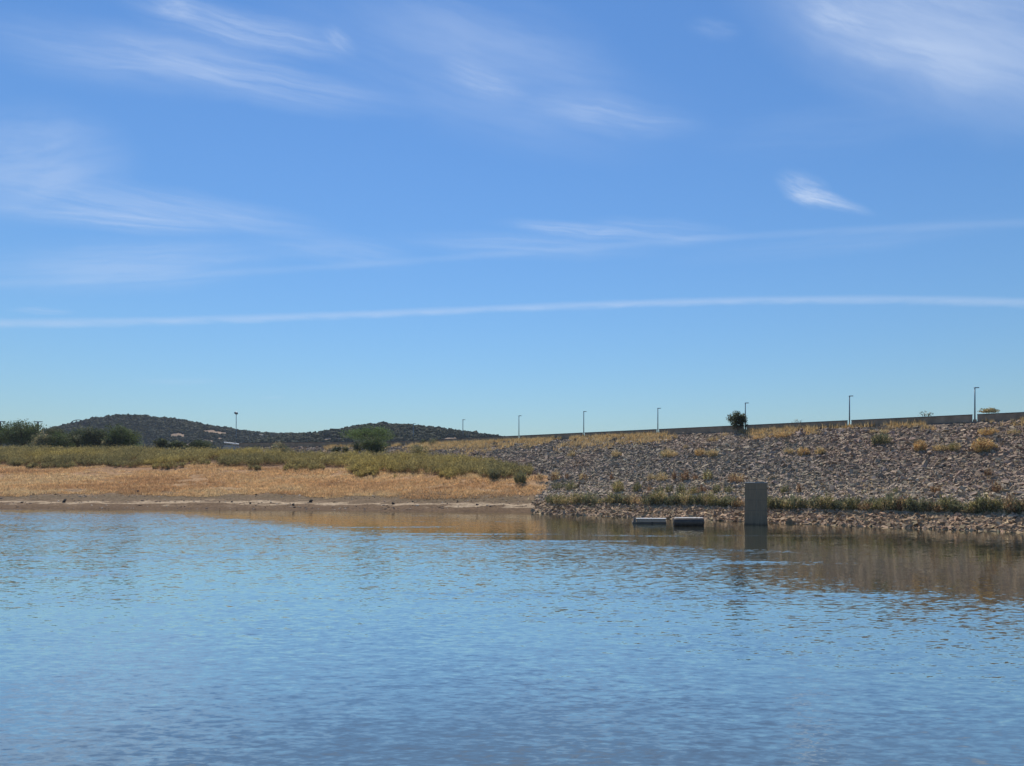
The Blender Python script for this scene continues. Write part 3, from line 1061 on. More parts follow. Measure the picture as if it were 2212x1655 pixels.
# ------------------------------------------------------------------ trees
def tree(x, ytop, wpx, hpx, Y, style, label, group=None, name='tree', trunkfrac=0.25, nleaf=1500, flatness=1.0, leaf=0.24, cat='tree', zbase=None):
    """crown wpx wide and hpx high whose top is seen at (x, ytop), standing at distance Y"""
    topP = at_y(x, ytop, Y)
    s_ = Y / F
    w, ch = wpx * s_, hpx * s_
    gz_ = float(ground_z(topP[0], Y)) if zbase is None else zbase
    root = empty(name, (topP[0], Y, gz_))
    tag(root, label, cat, group)
    top = topP[2] - gz_
    cz = top - ch / 2
    m = MB()
    base_r = max(0.12, w * 0.035)
    fork = max(0.4, cz - ch * 0.32)
    m.tube([(0, 0, -0.3), (0.05, 0.03, fork * 0.5), (-0.04, 0, fork)], [base_r * 1.3, base_r, base_r * 0.8], 8)
    for q in range(6):
        a = q * 1.047 + rng.uniform(-0.3, 0.3)
        e = np.array([math.cos(a) * w * 0.33, math.sin(a) * w * 0.3, cz + ch * rng.uniform(-0.05, 0.3)])
        mid = np.array([e[0] * 0.45, e[1] * 0.45, fork + (e[2] - fork) * 0.6])
        m.tube([(-0.04, 0, fork - 0.1), mid, e], [base_r * 0.6, base_r * 0.38, base_r * 0.12], 6)
    m.build('trunk', BARK, root)
    V, f, c = clump_geo((0, 0, cz), (w / 2 * 1.18, w / 2 * 1.05, ch / 2 * 1.2 * flatness), style, int(nleaf * 2.6), leaf, nclump=int(40 + nleaf / 40))
    mesh_obj('crown', V, f, LEAF, root, tint=c)
    return root


TG = 'trees behind the thicket'
tree(-6, 914, 66, 58, 238, 'dark', 'dark round tree at the very edge of the view beside the widest tree', TG, nleaf=2400)
tree(48, 913, 92, 60, 232, 'tree', 'widest dark green round tree at the edge of the bank', TG, nleaf=4200)
tree(90, 932, 44, 42, 226, 'grey', 'small grey-green tree leaning against the widest tree', TG, nleaf=800)
tree(133, 934, 60, 42, 228, 'tree', 'low rounded tree between the widest tree and the pylon', TG, nleaf=1200)
tree(168, 926, 60, 50, 236, 'dark', 'dark tree directly beneath the arched pylon', TG, nleaf=2400)
tree(207, 926, 58, 52, 230, 'dark', 'dark tree between the pylon tree and the bright green tree', TG, nleaf=2400)
tree(267, 919, 66, 58, 226, 'tree', 'bright green rounded tree standing before the hill peak', TG, nleaf=3200)
tree(236, 948, 30, 26, 224, 'grey', 'short grey-green tree at the foot of the bright green tree', TG, nleaf=600)
tree(118, 923, 44, 26, 268, 'dark', 'far tree on the skyline beyond the low rounded tree', TG, nleaf=900)
tree(350, 948, 34, 26, 232, 'dark', 'low dark oak below the hill peak, nearest the bright green tree', TG, nleaf=900)
tree(384, 952, 38, 24, 232, 'dark', 'low wide dark oak in the middle of the three beneath the hill', TG, nleaf=900)
tree(432, 953, 56, 24, 232, 'dark', 'long low dark oak next to the floodlight pole', TG, nleaf=1300)
# trees by the bend of the dam
tree(796, 924, 116, 30, 250, 'pine', 'wide flat-topped pine crown showing above the parapet at the bend of the dam', None, 'pine_tree', nleaf=3200, leaf=0.22)
tree(806, 944, 62, 42, 205, 'tree', 'round leafy bush with a short trunk in front of the flat-topped pine', None, 'bush', nleaf=2200, leaf=0.2, cat='bush')
tree(902, 963, 56, 42, 188, 'olive', 'tall olive green bush rising above the end of the thicket', None, 'bush', nleaf=1300, leaf=0.2, cat='bush')
tree(1028, 1006, 40, 24, 163, 'olive', 'low olive green bush at the very tip of the thicket', None, 'bush', nleaf=450, leaf=0.16, cat='bush')
tree(986, 1008, 34, 18, 168, 'yel', 'low yellowish bush before the tip of the thicket', None, 'bush', nleaf=300, leaf=0.16, cat='bush')
tree(544, 964, 40, 20, 214, 'olive', 'olive bush in front of the rubble beside the floodlight', None, 'bush', nleaf=700, leaf=0.18, cat='bush')
tree(606, 958, 44, 26, 214, 'grey', 'grey-green bush in front of the rubble under the parapet', None, 'bush', nleaf=800, leaf=0.18, cat='bush')
tree(727, 963, 20, 18, 214, 'dark', 'small dark bush under the parapet, first of three before the pine', 'small dark bushes under the parapet', 'bush', nleaf=350, leaf=0.18, cat='bush')
tree(746, 964, 16, 17, 214, 'green', 'small green bush under the parapet, second of three before the pine', 'small dark bushes under the parapet', 'bush', nleaf=300, leaf=0.18, cat='bush')
tree(772, 952, 22, 30, 212, 'dark', 'narrow dark bush touching the round leafy bush', 'small dark bushes under the parapet', 'bush', nleaf=450, leaf=0.18, cat='bush')


def crest_plant(x, ytop, wpx, hpx, style, label, off, name='bush', nleaf=900, leaf=0.13, nclump=None):
    s_ = s_at_px(x, WALL_Z)
    c_ = crest_xy(s_) + np.array(norm_at(s_)) * off
    Y = c_[1]
    d = ray(x, ytop); topP = np.array([0, 0, CAMZ]) + d * (Y / d[1])
    zb = CREST_Z - max(off, 0) / SLOPE - 0.05
    sc_ = Y / F
    w, ch = wpx * sc_, hpx * sc_
    root = empty(name, (topP[0], Y, zb))
    tag(root, label, 'bush')
    cz = topP[2] - zb - ch / 2
    m = MB()
    for q in range(5):
        a = q * 1.26
        m.tube([(math.cos(a) * 0.06, math.sin(a) * 0.06, -0.1), (math.cos(a) * w * 0.15, math.sin(a) * w * 0.15, cz), (math.cos(a) * w * 0.3, math.sin(a) * w * 0.3, cz + ch * 0.3)], [0.05, 0.035, 0.012], 5)
    m.build('stem', BARK, root)
    V, f, c = clump_geo((0, 0, cz), (w / 2 * 1.1, w / 2, ch / 2 * 1.1), style, int(nleaf * (2.2 if nclump is None else 1)), leaf, nclump=nclump or 60)
    mesh_obj('foliage', V, f, LEAF, root, tint=c)


crest_plant(1595, 887, 42, 46, 'dark', 'dark round bush on the crest in front of the parapet beside a lamp post', 0.9, nleaf=3800, leaf=0.16, nclump=46)
crest_plant(2138, 881, 40, 14, 'olive', 'pale leafy bush peeping over the parapet past the tallest-looking lamp post', -1.6, nleaf=500, leaf=0.12)
crest_plant(2000, 888, 46, 14, 'grey', 'wispy weeds showing above the parapet between two lamp posts', -1.2, nleaf=110, leaf=0.12, nclump=12)
crest_plant(1725, 905, 34, 12, 'grey', 'thin weed tips above the parapet next to the crest bush', -1.2, nleaf=70, leaf=0.1, nclump=8)
crest_plant(916, 949, 20, 16, 'dark', 'small dark bush at the foot of the parapet beside the thin dark lamp post', 0.8, nleaf=350)
crest_plant(940, 947, 28, 18, 'grey', 'brownish bush at the foot of the parapet between two lamp posts near the hill', 0.8, nleaf=450)

# ------------------------------------------------------------------ concrete tower in the water
pL, pR = at_z(1609, 1134, 0), at_z(1657, 1134, 0)
tc = (pL + pR) / 2
ang = math.atan2(tc[0], tc[1])
wT = np.linalg.norm(pR - pL)
topz = at_y(1633, 1042, tc[1])[2]
tw = empty('intake_tower', (tc[0], tc[1], 0))
tw.rotation_euler = (0, 0, -ang)
tag(tw, 'tall square dark concrete tower standing in the water by the dam', 'tower')


def tower_mat():
    m, nt, b = new_mat('tower_concrete')
    tcn = N(nt, 'ShaderNodeTexCoord')
    mp = N(nt, 'ShaderNodeMapping'); mp.inputs['Scale'].default_value = (3.0, 3.0, 0.35)
    nt.links.new(tcn.outputs['Object'], mp.inputs['Vector'])
    n = noise(nt, mp.outputs[0], 1.5, 6, 0.65)
    r = ramp(nt, n.outputs[0], [(0.25, (0.29, 0.195, 0.118)), (0.75, (0.45, 0.30, 0.182))])
    # damp foot
    sx = N(nt, 'ShaderNodeSeparateXYZ'); nt.links.new(tcn.outputs['Object'], sx.inputs[0])
    z = math_n(nt, 'MULTIPLY_ADD', n.outputs[0], 0.5, sx.outputs[2])
    rr = ramp(nt, math_n(nt, 'DIVIDE', z, 3.0), [(0.10, (0.45, 0.44, 0.43)), (0.2, (0.85, 0.85, 0.85)), (0.7, (1, 1, 1))])
    nt.links.new(mixc(nt, 1.0, r.outputs[0], rr.outputs[0], 'MULTIPLY'), b.inputs['Base Color'])
    b.inputs['Roughness'].default_value = 0.9
    bp = N(nt, 'ShaderNodeBump'); bp.inputs['Strength'].default_value = 0.35; bp.inputs['Distance'].default_value = 0.05
    nt.links.new(n.outputs[0], bp.inputs['Height']); nt.links.new(bp.outputs[0], b.inputs['Normal'])
    return m


TM = tower_mat()
w = wT * 0.955
m = MB(); m.box((0, w / 2, (topz - 0.12 - 4) / 2), (w, w, topz - 0.12 + 4)); m.build('shaft', TM, tw)
m = MB(); m.box((w * 0.03, -0.004, (topz + 0.6) / 2), (0.06, 0.02, topz - 1.0)); m.build('joint_strip', CONC, tw)
m = MB()
for q_ in (1.95, 3.4, 4.85): m.box((0, -0.003, q_), (w * 0.998, 0.03, 0.05))
m.build('formwork_joint', plain('joint_dark', (0.24, 0.175, 0.12), 0.9), tw)
m = MB(); m.box((0, w / 2, -0.9), (wT * 1.13, wT * 1.13, 4.2), taper=0.855); m.build('plinth', TM, tw)
m = MB(); m.box((0.0, w / 2, topz - 0.055), (w * 1.02, w * 1.02, 0.125), bev=0.02); m.build('cap_slab', PALEC, tw)
m = MB(); m.box((w * 0.16, w * 0.25, topz + 0.06), (w * 0.42, w * 0.42, 0.10)); m.build('hatch', GREYP, tw)
m = MB()
for (ax, ay) in ((-0.42, 0.1), (0.05, 0.12), (-0.42, 0.85), (0.44, 0.85)):
    m.tube([(ax * w, ay * w, topz), (ax * w, ay * w, topz + 0.35)], 0.02, 6)
m.build('rail_stub', STEEL, tw)

# ------------------------------------------------------------------ floats
fa, fb = at_z(1367, 1131.5, 0), at_z(1439, 1131.5, 0)
fc = (fa + fb) / 2; fl_ = np.linalg.norm(fb - fa); fang = -math.atan2(fc[0], fc[1]) * 0.4
rf = empty('floating_raft', (fc[0], fc[1], 0)); rf.rotation_euler = (0, 0, fang)
tag(rf, 'long low grey raft with a pale stepped deck floating by the rocks', 'raft')
m = MB(); m.box((0, 0.7, 0.02), (fl_, 1.4, 0.5), bev=0.05); m.build('hull', GREYP, rf)
m = MB(); m.box((0, 0.7, -0.12), (fl_ + 0.04, 1.44, 0.34)); m.build('skirt', RUBBER, rf)
m = MB(); m.box((fl_ * 0.06, 0.85, 0.47), (fl_ * 0.87, 1.0, 0.40), bev=0.04); m.build('deck', PALEP, rf)
m = MB(); m.box((fl_ * 0.06, 0.80, 0.70), (fl_ * 0.89, 1.15, 0.05)); m.build('deck_board', WHITE, rf)
m = MB(); m.box((fl_ * 0.07, 0.0, 0.32), (fl_ * 0.85, 0.22, 0.09)); m.build('step', PALEP, rf)
m = MB(); m.box((-fl_ * 0.44, 0.5, 0.52), (fl_ * 0.08, 0.9, 0.52), taper=0.75); m.tube([(-fl_ * 0.42, 0.5, 0.7), (-fl_ * 0.42, 0.5, 0.95)], 0.06, 8); m.build('bollard', GREYP, rf)
m = MB(); m.box((fl_ * 0.08, -0.03, 0.14), (0.22, 0.1, 0.22)); m.build('bracket', RUBBER, rf)

da, db = at_z(1455.5, 1136.5, 0), at_z(1521.5, 1136.5, 0)
dc = (da + db) / 2; dl = np.linalg.norm(db - da)
rd = empty('drum_float', (dc[0], dc[1], 0)); rd.rotation_euler = (0, 0, -math.atan2(dc[0], dc[1]) * 0.5)
tag(rd, 'black cylindrical drum float lying on the water next to the raft', 'float')
rD = 0.66
cz_ = 0.46
prof = [(-0.5, 0.55), (-0.488, 0.80), (-0.465, 0.94), (-0.44, 1.0), (0.44, 1.0), (0.465, 0.94), (0.488, 0.80), (0.5, 0.55)]
m = MB(); m.tube([(a * dl, rD, cz_) for a, b in prof], [b * rD for a, b in prof], 28); m.build('drum', plain('drum_skin', (0.075, 0.056, 0.040), 0.5, var=0.5, scale=2.5), rd, smooth=True)
m = MB()
for a in (-0.3, -0.1, 0.1, 0.3):
    m.tube([(a * dl - 0.03, rD, cz_), (a * dl + 0.03, rD, cz_)], rD + 0.018, 28)
m.build('band', plain('drum_band', (0.09, 0.07, 0.05), 0.5, var=0.3), rd)
# sunlight on the top of the drum, painted as a pale ragged strip
lit_n = 60
th = np.linspace(-0.62, 0.62, 9); ax = np.linspace(-0.45, 0.45, lit_n)
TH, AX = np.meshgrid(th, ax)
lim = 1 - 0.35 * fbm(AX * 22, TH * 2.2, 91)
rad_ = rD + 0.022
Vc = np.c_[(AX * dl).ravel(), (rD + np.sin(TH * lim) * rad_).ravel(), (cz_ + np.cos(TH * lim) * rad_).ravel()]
mesh_obj('sunlit_top', Vc, grid_faces(9, lit_n), plain('painted_sunlit_top', (0.62, 0.60, 0.56), 0.9, var=0.35, scale=4), rd)

# twig sticking out of the water
p = at_z(1836, 1143.5, 0)
m = MB()
m.tube([(p[0], p[1], -0.4), (p[0] + 0.2, p[1], 0.25), (p[0] + 0.42, p[1] + 0.1, 0.62)], [0.06, 0.05, 0.02], 6)
m.tube([(p[0] + 0.2, p[1], 0.25), (p[0] - 0.35, p[1], 0.32), (p[0] - 0.8, p[1], 0.18)], [0.045, 0.035, 0.015], 6)
o = m.build('branch', BARK, None, loc=p)
tag(o, 'forked dead branch sticking out of the water past the tower', 'branch')

# dark stones on the mud
mud = [(501, 1085.5, 5, 'dark stone on the pale mud strip below the floodlight pole'), (541, 1088, 6, 'dark stone on the mud next to the one below the floodlight'),
       (633.5, 1091.5, 8, 'flat dark stone near the water on the mud strip'), (671, 1085, 9, 'knobbly dark stump-like stone standing on the pale mud strip'),
       (849, 1089, 8, 'black stone on the pale mud strip below the round bush'), (138, 1085, 10, 'long flat dark stone on the mud nearest the widest tree'),
       (299, 1063, 7, 'dark stone at the edge of the orange grass')]
for x, y, wpx, lab in mud:
    p = face_point(x, y); sz = wpx * p[1] / F
    p = p + np.array([0, 0, sz * 0.15])
    v_, f_, c_ = stones(p[None], np.array([sz]), np.array([[0.05, 0.042, 0.036]]), flat=0.75)
    tag(mesh_obj('stone', v_, f_, STONE, tint=c_, loc=p), lab, 'stone', 'dark stones on the mud')
pale = [(633, 1108.5), ]
# pebbles and clods on the mud strip: a mass nobody could count
n = 1500
x = rng.uniform(-120, 8, n); d = rng.uniform(1.0, 16, n)
k = (fbm(x * 0.08, d * 0.6, 95) > 0.5) & (dam_z(x, shore_y(x) + d) < ground_z(x, shore_y(x) + d))
x, d = x[k], d[k]; y = shore_y(x) + d
P = np.c_[x, y, ground_z(x, y) + 0.02]
cc = np.where(rng.random((len(P), 1)) < 0.55, np.array([0.14, 0.105, 0.08]), np.array([0.40, 0.34, 0.27])) * np.exp(rng.normal(0, 0.25, (len(P), 1)))
v_, f_, c_ = stones(P, np.clip(rng.lognormal(math.log(0.28), 0.45, len(P)), 0.1, 0.8), cc, flat=0.3, tilt=0.12)
tag(mesh_obj('gravel', v_, f_, STONE, tint=c_), 'scattered clods and small stones on the mud strip', 'gravel', kind='stuff')

# ------------------------------------------------------------------ abutment: wing wall, white rail, low wall
a0 = at_y(470, 972, 226); a1 = at_y(508, 972, 226)
gz = float(ground_z(a0[0], 226))
zt = at_y(490, 961.5, 226)[2]
mbw = MB()
V = [(a0[0] - 0.6, 226, gz - 0.5), (a1[0], 226, gz - 0.5), (a1[0], 226.5, zt - 0.15), (a0[0] + 1.9, 226.5, zt), (a0[0] - 0.6, 227, gz - 0.5), (a1[0], 229, gz - 0.5), (a1[0], 229, zt - 0.15), (a0[0] + 1.9, 229, zt)]
mbw.add(V, [(0, 1, 2, 3), (5, 4, 7, 6), (3, 2, 6, 7), (1, 5, 6, 2), (4, 0, 3, 7)])
o = mbw.build('wing_wall', PALEC, None, loc=(a0[0], 226, gz))
tag(o, 'pale slanted concrete wing wall at the foot of the floodlight pole', 'wall')
r0, r1 = at_y(484, 956, 230), at_y(516, 959.5, 230)
rr_ = empty('handrail', (r0[0], 230, float(ground_z(r0[0], 230))))
tag(rr_, 'short white handrail above the pale wing wall', 'railing')
base = np.array(rr_.location)
m = MB(); m.tube([r0 - base, r1 - base], 0.2, 8); m.build('rail', WHITE, rr_)
for q in (0.06, 0.5, 0.94):
    pp = r0 + (r1 - r0) * q - base
    m = MB(); m.tube([(pp[0], pp[1], 0), (pp[0], pp[1], pp[2])], 0.04, 6); m.build('post', STEEL, rr_)
l0, l1 = at_y(272, 969.5, 219), at_y(309, 970, 219)
gz = float(ground_z(l0[0], 219))
m = MB()
m.box(((l0[0] + l1[0]) / 2, 219, (gz + l0[2]) / 2 - 0.1), (l1[0] - l0[0], 0.4, l0[2] - gz + 0.1))
o = m.build('low_wall', plain('dark_wall', (0.09, 0.075, 0.075), 0.9), None, loc=(l0[0], 219, gz))
tag(o, 'short dark low wall at the foot of the bright green tree', 'wall')

# ------------------------------------------------------------------ hills
def hill(name, prof, Yc, depth, label, seed):
    xs_ = np.array([p[0] for p in prof], float); ys_ = np.array([p[1] for p in prof], float)
    pts = np.array([at_y(a, b, Yc) for a, b in prof])
    X = np.linspace(pts[0, 0], pts[-1, 0], 420)
    H = np.interp(X, pts[:, 0], pts[:, 2]) - 2.0
    kk = np.ones(19) / 19
    H = np.convolve(np.r_[[H[0]] * 9, H, [H[-1]] * 9], kk, 'valid')
    Yv = np.linspace(-1, 1, 150)
    XX, VV = np.meshgrid(X, Yv)
    HH = np.tile(H, (len(Yv), 1))
    shape = np.cos(VV * math.pi / 2) ** 1.3
    YY = Yc + VV * depth + (fbm(XX * 0.004, VV * 0 + seed, seed) - 0.5) * depth * 0.3
    ZZ = 8 + (HH - 8) * shape + (fbm(XX * 0.02, YY * 0.02, seed + 3) - 0.5) * 7 * np.sin((VV + 1) * math.pi) ** 2
    return XX, YY, ZZ


def hill_mat():
    m, nt, b = new_mat('hill_soil')
    geo = N(nt, 'ShaderNodeNewGeometry')
    n = noise(nt, geo.outputs['Position'], 0.03, 6, 0.6)
    r_ = ramp(nt, n.outputs[0], [(0.35, (0.28, 0.19, 0.12)), (0.65, (0.40, 0.28, 0.18))])
    at_ = N(nt, 'ShaderNodeAttribute', attribute_name='clearing')
    class r: outputs = [mixc(nt, at_.outputs['Fac'], (0.062, 0.068, 0.036), r_.outputs[0])]
    nt.links.new(r.outputs[0], b.inputs['Base Color']); b.inputs['Roughness'].default_value = 0.95
    return m


HM = hill_mat()


def clear_amount(P, sd):
    u, v = proj(P)
    lim = np.interp(u, [0, 250, 330, 450, 560, 700, 850, 1100], [0.85, 0.80, 0.68, 0.645, 0.64, 0.68, 0.70, 0.66])
    return fbm(P[:, 0] * 0.034, P[:, 2] * 0.12 + P[:, 1] * 0.004, sd, 3) - lim

prof1 = [(-260, 970), (-120, 962), (0, 955), (60, 948), (95, 938), (125, 931), (150, 926), (190, 916), (225, 907), (262, 902), (292, 898.5), (330, 902), (380, 906), (420, 913), (460, 921), (500, 928), (545, 934), (600, 938), (660, 939), (760, 944), (900, 955)]
prof2 = [(470, 975), (560, 955), (620, 944), (660, 939), (700, 935), (745, 928.5), (775, 922), (800, 918.5), (825, 916.5), (860, 918.5), (900, 921), (945, 926.5), (985, 932), (1020, 936.5), (1050, 940.5), (1075, 944), (1120, 953), (1180, 972)]
hills = []
for nm, pf, Yc, dep, sd in (('hill', prof1, 1250, 230, 101), ('hill', prof2, 980, 170, 111)):
    XX, YY, ZZ = hill(nm, pf, Yc, dep, '', sd)
    HV = np.c_[XX.ravel(), YY.ravel(), ZZ.ravel()]
    o = mesh_obj(nm, HV, grid_faces(XX.shape[1], XX.shape[0]), HM, smooth=True, attrs={'clearing': sstep(-0.015, 0.015, clear_amount(HV, sd + 20))})
    tag(o, 'far hill with the higher peak covered with dark scrub and pale clearings' if Yc > 1000 else 'far lower hill behind the bend of the dam covered with dark scrub', 'hill', kind='structure')
    hills.append((XX, YY, ZZ))
parts_p, parts_s = [], []
for (XX, YY, ZZ), cnt, sd in zip(hills, (60000, 32000), (121, 131)):
    i = rng.uniform(0, XX.shape[0] * 0.62, cnt); j = rng.uniform(0, XX.shape[1] - 1.01, cnt)
    i0, j0 = i.astype(int), j.astype(int); fi, fj = i - i0, j - j0
    bil = lambda A: (A[i0, j0] * (1 - fi) * (1 - fj) + A[i0 + 1, j0] * fi * (1 - fj) + A[i0, j0 + 1] * (1 - fi) * fj + A[i0 + 1, j0 + 1] * fi * fj)
    P = np.c_[bil(XX), bil(YY), bil(ZZ)]
    clear = clear_amount(P, sd)
    u, v = proj(P)
    k = (clear < 0) & (u > -150) & (u < 1350)
    parts_p.append(P[k])
P = np.concatenate(parts_p)
sz = np.clip(rng.lognormal(math.log(4.0), 0.35, len(P)), 2, 9)
cc = np.array([0.046, 0.070, 0.027]) * np.exp(rng.normal(0, 0.09, (len(P), 1))) * (1 + rng.normal(0, 0.04, (len(P), 3)))
P[:, 2] += sz * 0.15
v_, f_, c_ = stones(P, sz, cc, flat=0.85, tilt=0.4, sharp=0.3)
hw = mesh_obj('hill_woodland', v_, f_, GRASS, tint=c_)
tag(hw, 'dark green scrub oaks covering both far hills', 'woodland', kind='stuff')
print('hill trees', len(P))


# pylon heads showing above the trees
def place_ground(x, y, Y):
    p = at_y(x, y, Y)
    return p, float(ground_z(p[0], Y))


def hill_top_z(x, Y):
    return 12.0


p, g0 = place_ground(169, 906.5, 420)
s_ = 420 / F
py = empty('electricity_pylon', (p[0], 420, g0)); tag(py, 'arched steel pylon head rising above the trees before the hill', 'pylon')
H = p[2] - g0
m = MB()
m.tube([(-0.9, 0, 0), (-0.35, 0, H - 5.0), (0.0, 0, H - 3.2)], [0.16, 0.14, 0.12], 6)
m.tube([(0.9, 0, 0), (0.35, 0, H - 5.0), (0.0, 0, H - 3.2)], [0.16, 0.14, 0.12], 6)
for q in range(8):
    z0 = q * (H - 5) / 8; z1 = (q + 1) * (H - 5) / 8
    w0 = 0.9 - 0.55 * q / 8; w1 = 0.9 - 0.55 * (q + 1) / 8
    m.tube([(-w0, 0, z0), (w1, 0, z1)], 0.05, 4); m.tube([(w0, 0, z0), (-w1, 0, z1)], 0.05, 4)
m.build('mast', STEEL, py)
m = MB()
th = np.linspace(R(168), R(12), 15)
m.tube([(math.cos(a) * 4.2, 0, H - 2.4 + math.sin(a) * 2.2) for a in th], 0.22, 6)
m.tube([(0, 0, H - 3.2), (-1.3, 0, H - 0.35)], 0.2, 6); m.tube([(0, 0, H - 3.2), (1.3, 0, H - 0.35)], 0.2, 6)
m.tube([(0, 0, H - 3.2), (-3.4, 0, H - 1.2)], 0.09, 6); m.tube([(0, 0, H - 3.2), (3.4, 0, H - 1.2)], 0.09, 6)
m.build('crossarm', STEEL, py)
for a in (-3.4, 3.4):
    m = MB(); m.tube([(a, 0, H - 1.2), (a, 0, H - 2.6)], [0.12, 0.3], 6); m.tube([(a - 0.6, 0, H - 2.6), (a + 0.6, 0, H - 2.6)], 0.16, 6); m.build('insulator', STEEL, py)

for x, ytop, lab in ((82, 911.5, 'square-topped utility pole standing behind the widest tree'), (0.5, 911, 'utility pole at the very edge of the view beside the round tree')):
    p, g0 = place_ground(x, ytop, 330)
    up = empty('utility_pole', (p[0], 330, g0)); tag(up, lab, 'utility pole', 'utility poles behind the trees')
    H = p[2] - g0
    m = MB(); m.tube([(0, 0, 0), (0, 0, H)], [0.42, 0.34], 6); m.build('pole', STEEL, up)
    m = MB(); m.box((0.2, 0, H + 0.05), (3.6, 0.35, 0.32)); m.build('crossarm', STEEL, up)
    m = MB(); m.box((-0.55, 0, H - 1.6), (0.9, 0.6, 0.9), bev=0.08); m.build('transformer', STEEL, up)

# small white building on the saddle between the hills
HVs = np.concatenate([np.c_[a.ravel(), b.ravel(), c.ravel()] for a, b, c in hills])
u, v = proj(HVs)
near = np.where((np.abs(u - 566) < 5) & (np.abs(v - 941.5) < 2.0))[0]
p = HVs[near[np.argmin(HVs[near, 1])]] if len(near) else at_y(566, 941, 900)
hb = empty('house', (p[0], p[1] - 2, p[2] - 1.0)); tag(hb, 'tiny white building on the saddle between the two far hills', 'house')
m = MB(); m.box((0, 0, 1.9), (6.0, 4, 3.8)); m.build('wall', WHITE, hb)
m = MB()
m.add([(-3.4, -2.4, 3.82), (3.4, -2.4, 3.82), (3.4, 2.4, 3.82), (-3.4, 2.4, 3.82), (-3.4, 0, 4.9), (3.4, 0, 4.9)], [(0, 1, 5, 4), (2, 3, 4, 5), (0, 3, 2, 1)], [(0, 4, 3), (1, 2, 5)])
m.build('roof', plain('roof_tile', (0.22, 0.2, 0.17), 0.8), hb)

# ------------------------------------------------------------------ thin summer haze in the air
hm = bpy.data.materials.new('haze_air'); hm.use_nodes = True
hn = hm.node_tree
for n_ in list(hn.nodes):
    if n_.type == 'BSDF_PRINCIPLED': hn.nodes.remove(n_)
pv = hn.nodes.new('ShaderNodeVolumePrincipled')
pv.inputs['Color'].default_value = (0.80, 0.88, 1.0, 1)
pv.inputs['Density'].default_value = 0.00010
pv.inputs['Anisotropy'].default_value = 0.0
hn.links.new(pv.outputs[0], hn.nodes['Material Output'].inputs['Volume'])
m = MB(); m.box((0, 850, (130 - 12) / 2), (6200, 3900, 130 + 12))
hz = m.build('haze', hm)
tag(hz, 'thin bluish summer haze in the air over the far hills', 'haze', kind='stuff')

# ------------------------------------------------------------------ light: sun and sky
SUN_AZ, SUN_EL = R(-12), R(56)      # azimuth from straight ahead, positive to the right
sd = np.array([math.sin(SUN_AZ) * math.cos(SUN_EL), math.cos(SUN_AZ) * math.cos(SUN_EL), math.sin(SUN_EL)])
sun = bpy.data.lights.new('sun', 'SUN'); sun.energy = 4.2; sun.angle = R(0.5); sun.color = (1.0, 0.91, 0.77)
so = bpy.data.objects.new('sun', sun); C.objects.link(so); so.location = (0, 0, 200)
from mathutils import Vector
so.rotation_euler = Vector(sd).to_track_quat('Z', 'Y').to_euler()

world = bpy.data.worlds.new('World'); bpy.context.scene.world = world
world.use_nodes = True
nt = world.node_tree
bg = nt.nodes['Background']
sky = N(nt, 'ShaderNodeTexSky', sky_type='NISHITA')
sky.sun_disc = False
sky.sun_elevation = SUN_EL
sky.sun_rotation = SUN_AZ            # 0 = +Y, clockwise seen from above
sky.altitude = 0
sky.air_density = 1.5
sky.dust_density = 0.0
sky.ozone_density = 8.0
gen = N(nt, 'ShaderNodeTexCoord')
sepd = N(nt, 'ShaderNodeSeparateXYZ'); nt.links.new(gen.outputs['Generated'], sepd.inputs[0])
az = math_n(nt, 'MULTIPLY', math_n(nt, 'ARCTAN2', sepd.outputs[0], sepd.outputs[1]), 57.29578)
el = math_n(nt, 'MULTIPLY', math_n(nt, 'ARCSINE', sepd.outputs[2]), 57.29578)
cmb = N(nt, 'ShaderNodeCombineXYZ'); nt.links.new(az, cmb.inputs[0]); nt.links.new(el, cmb.inputs[1])
wn = noise(nt, cmb.outputs[0], 0.22, 4, 0.55)
wv = N(nt, 'ShaderNodeVectorMath', operation='SUBTRACT'); wv.inputs[1].default_value = (0.5, 0.5, 0.5); nt.links.new(wn.outputs['Color'], wv.inputs[0])
ws = N(nt, 'ShaderNodeVectorMath', operation='MULTIPLY'); ws.inputs[1].default_value = (2.2, 0.7, 0); nt.links.new(wv.outputs[0], ws.inputs[0])
wp = N(nt, 'ShaderNodeVectorMath', operation='ADD'); nt.links.new(cmb.outputs[0], wp.inputs[0]); nt.links.new(ws.outputs[0], wp.inputs[1])
WARP, RAW = wp.outputs[0], cmb.outputs[0]


def azel(x, y):
    d = ray(x, y); d = d / np.linalg.norm(d)
    return math.degrees(math.atan2(d[0], d[1])), math.degrees(math.asin(d[2]))


terms = []


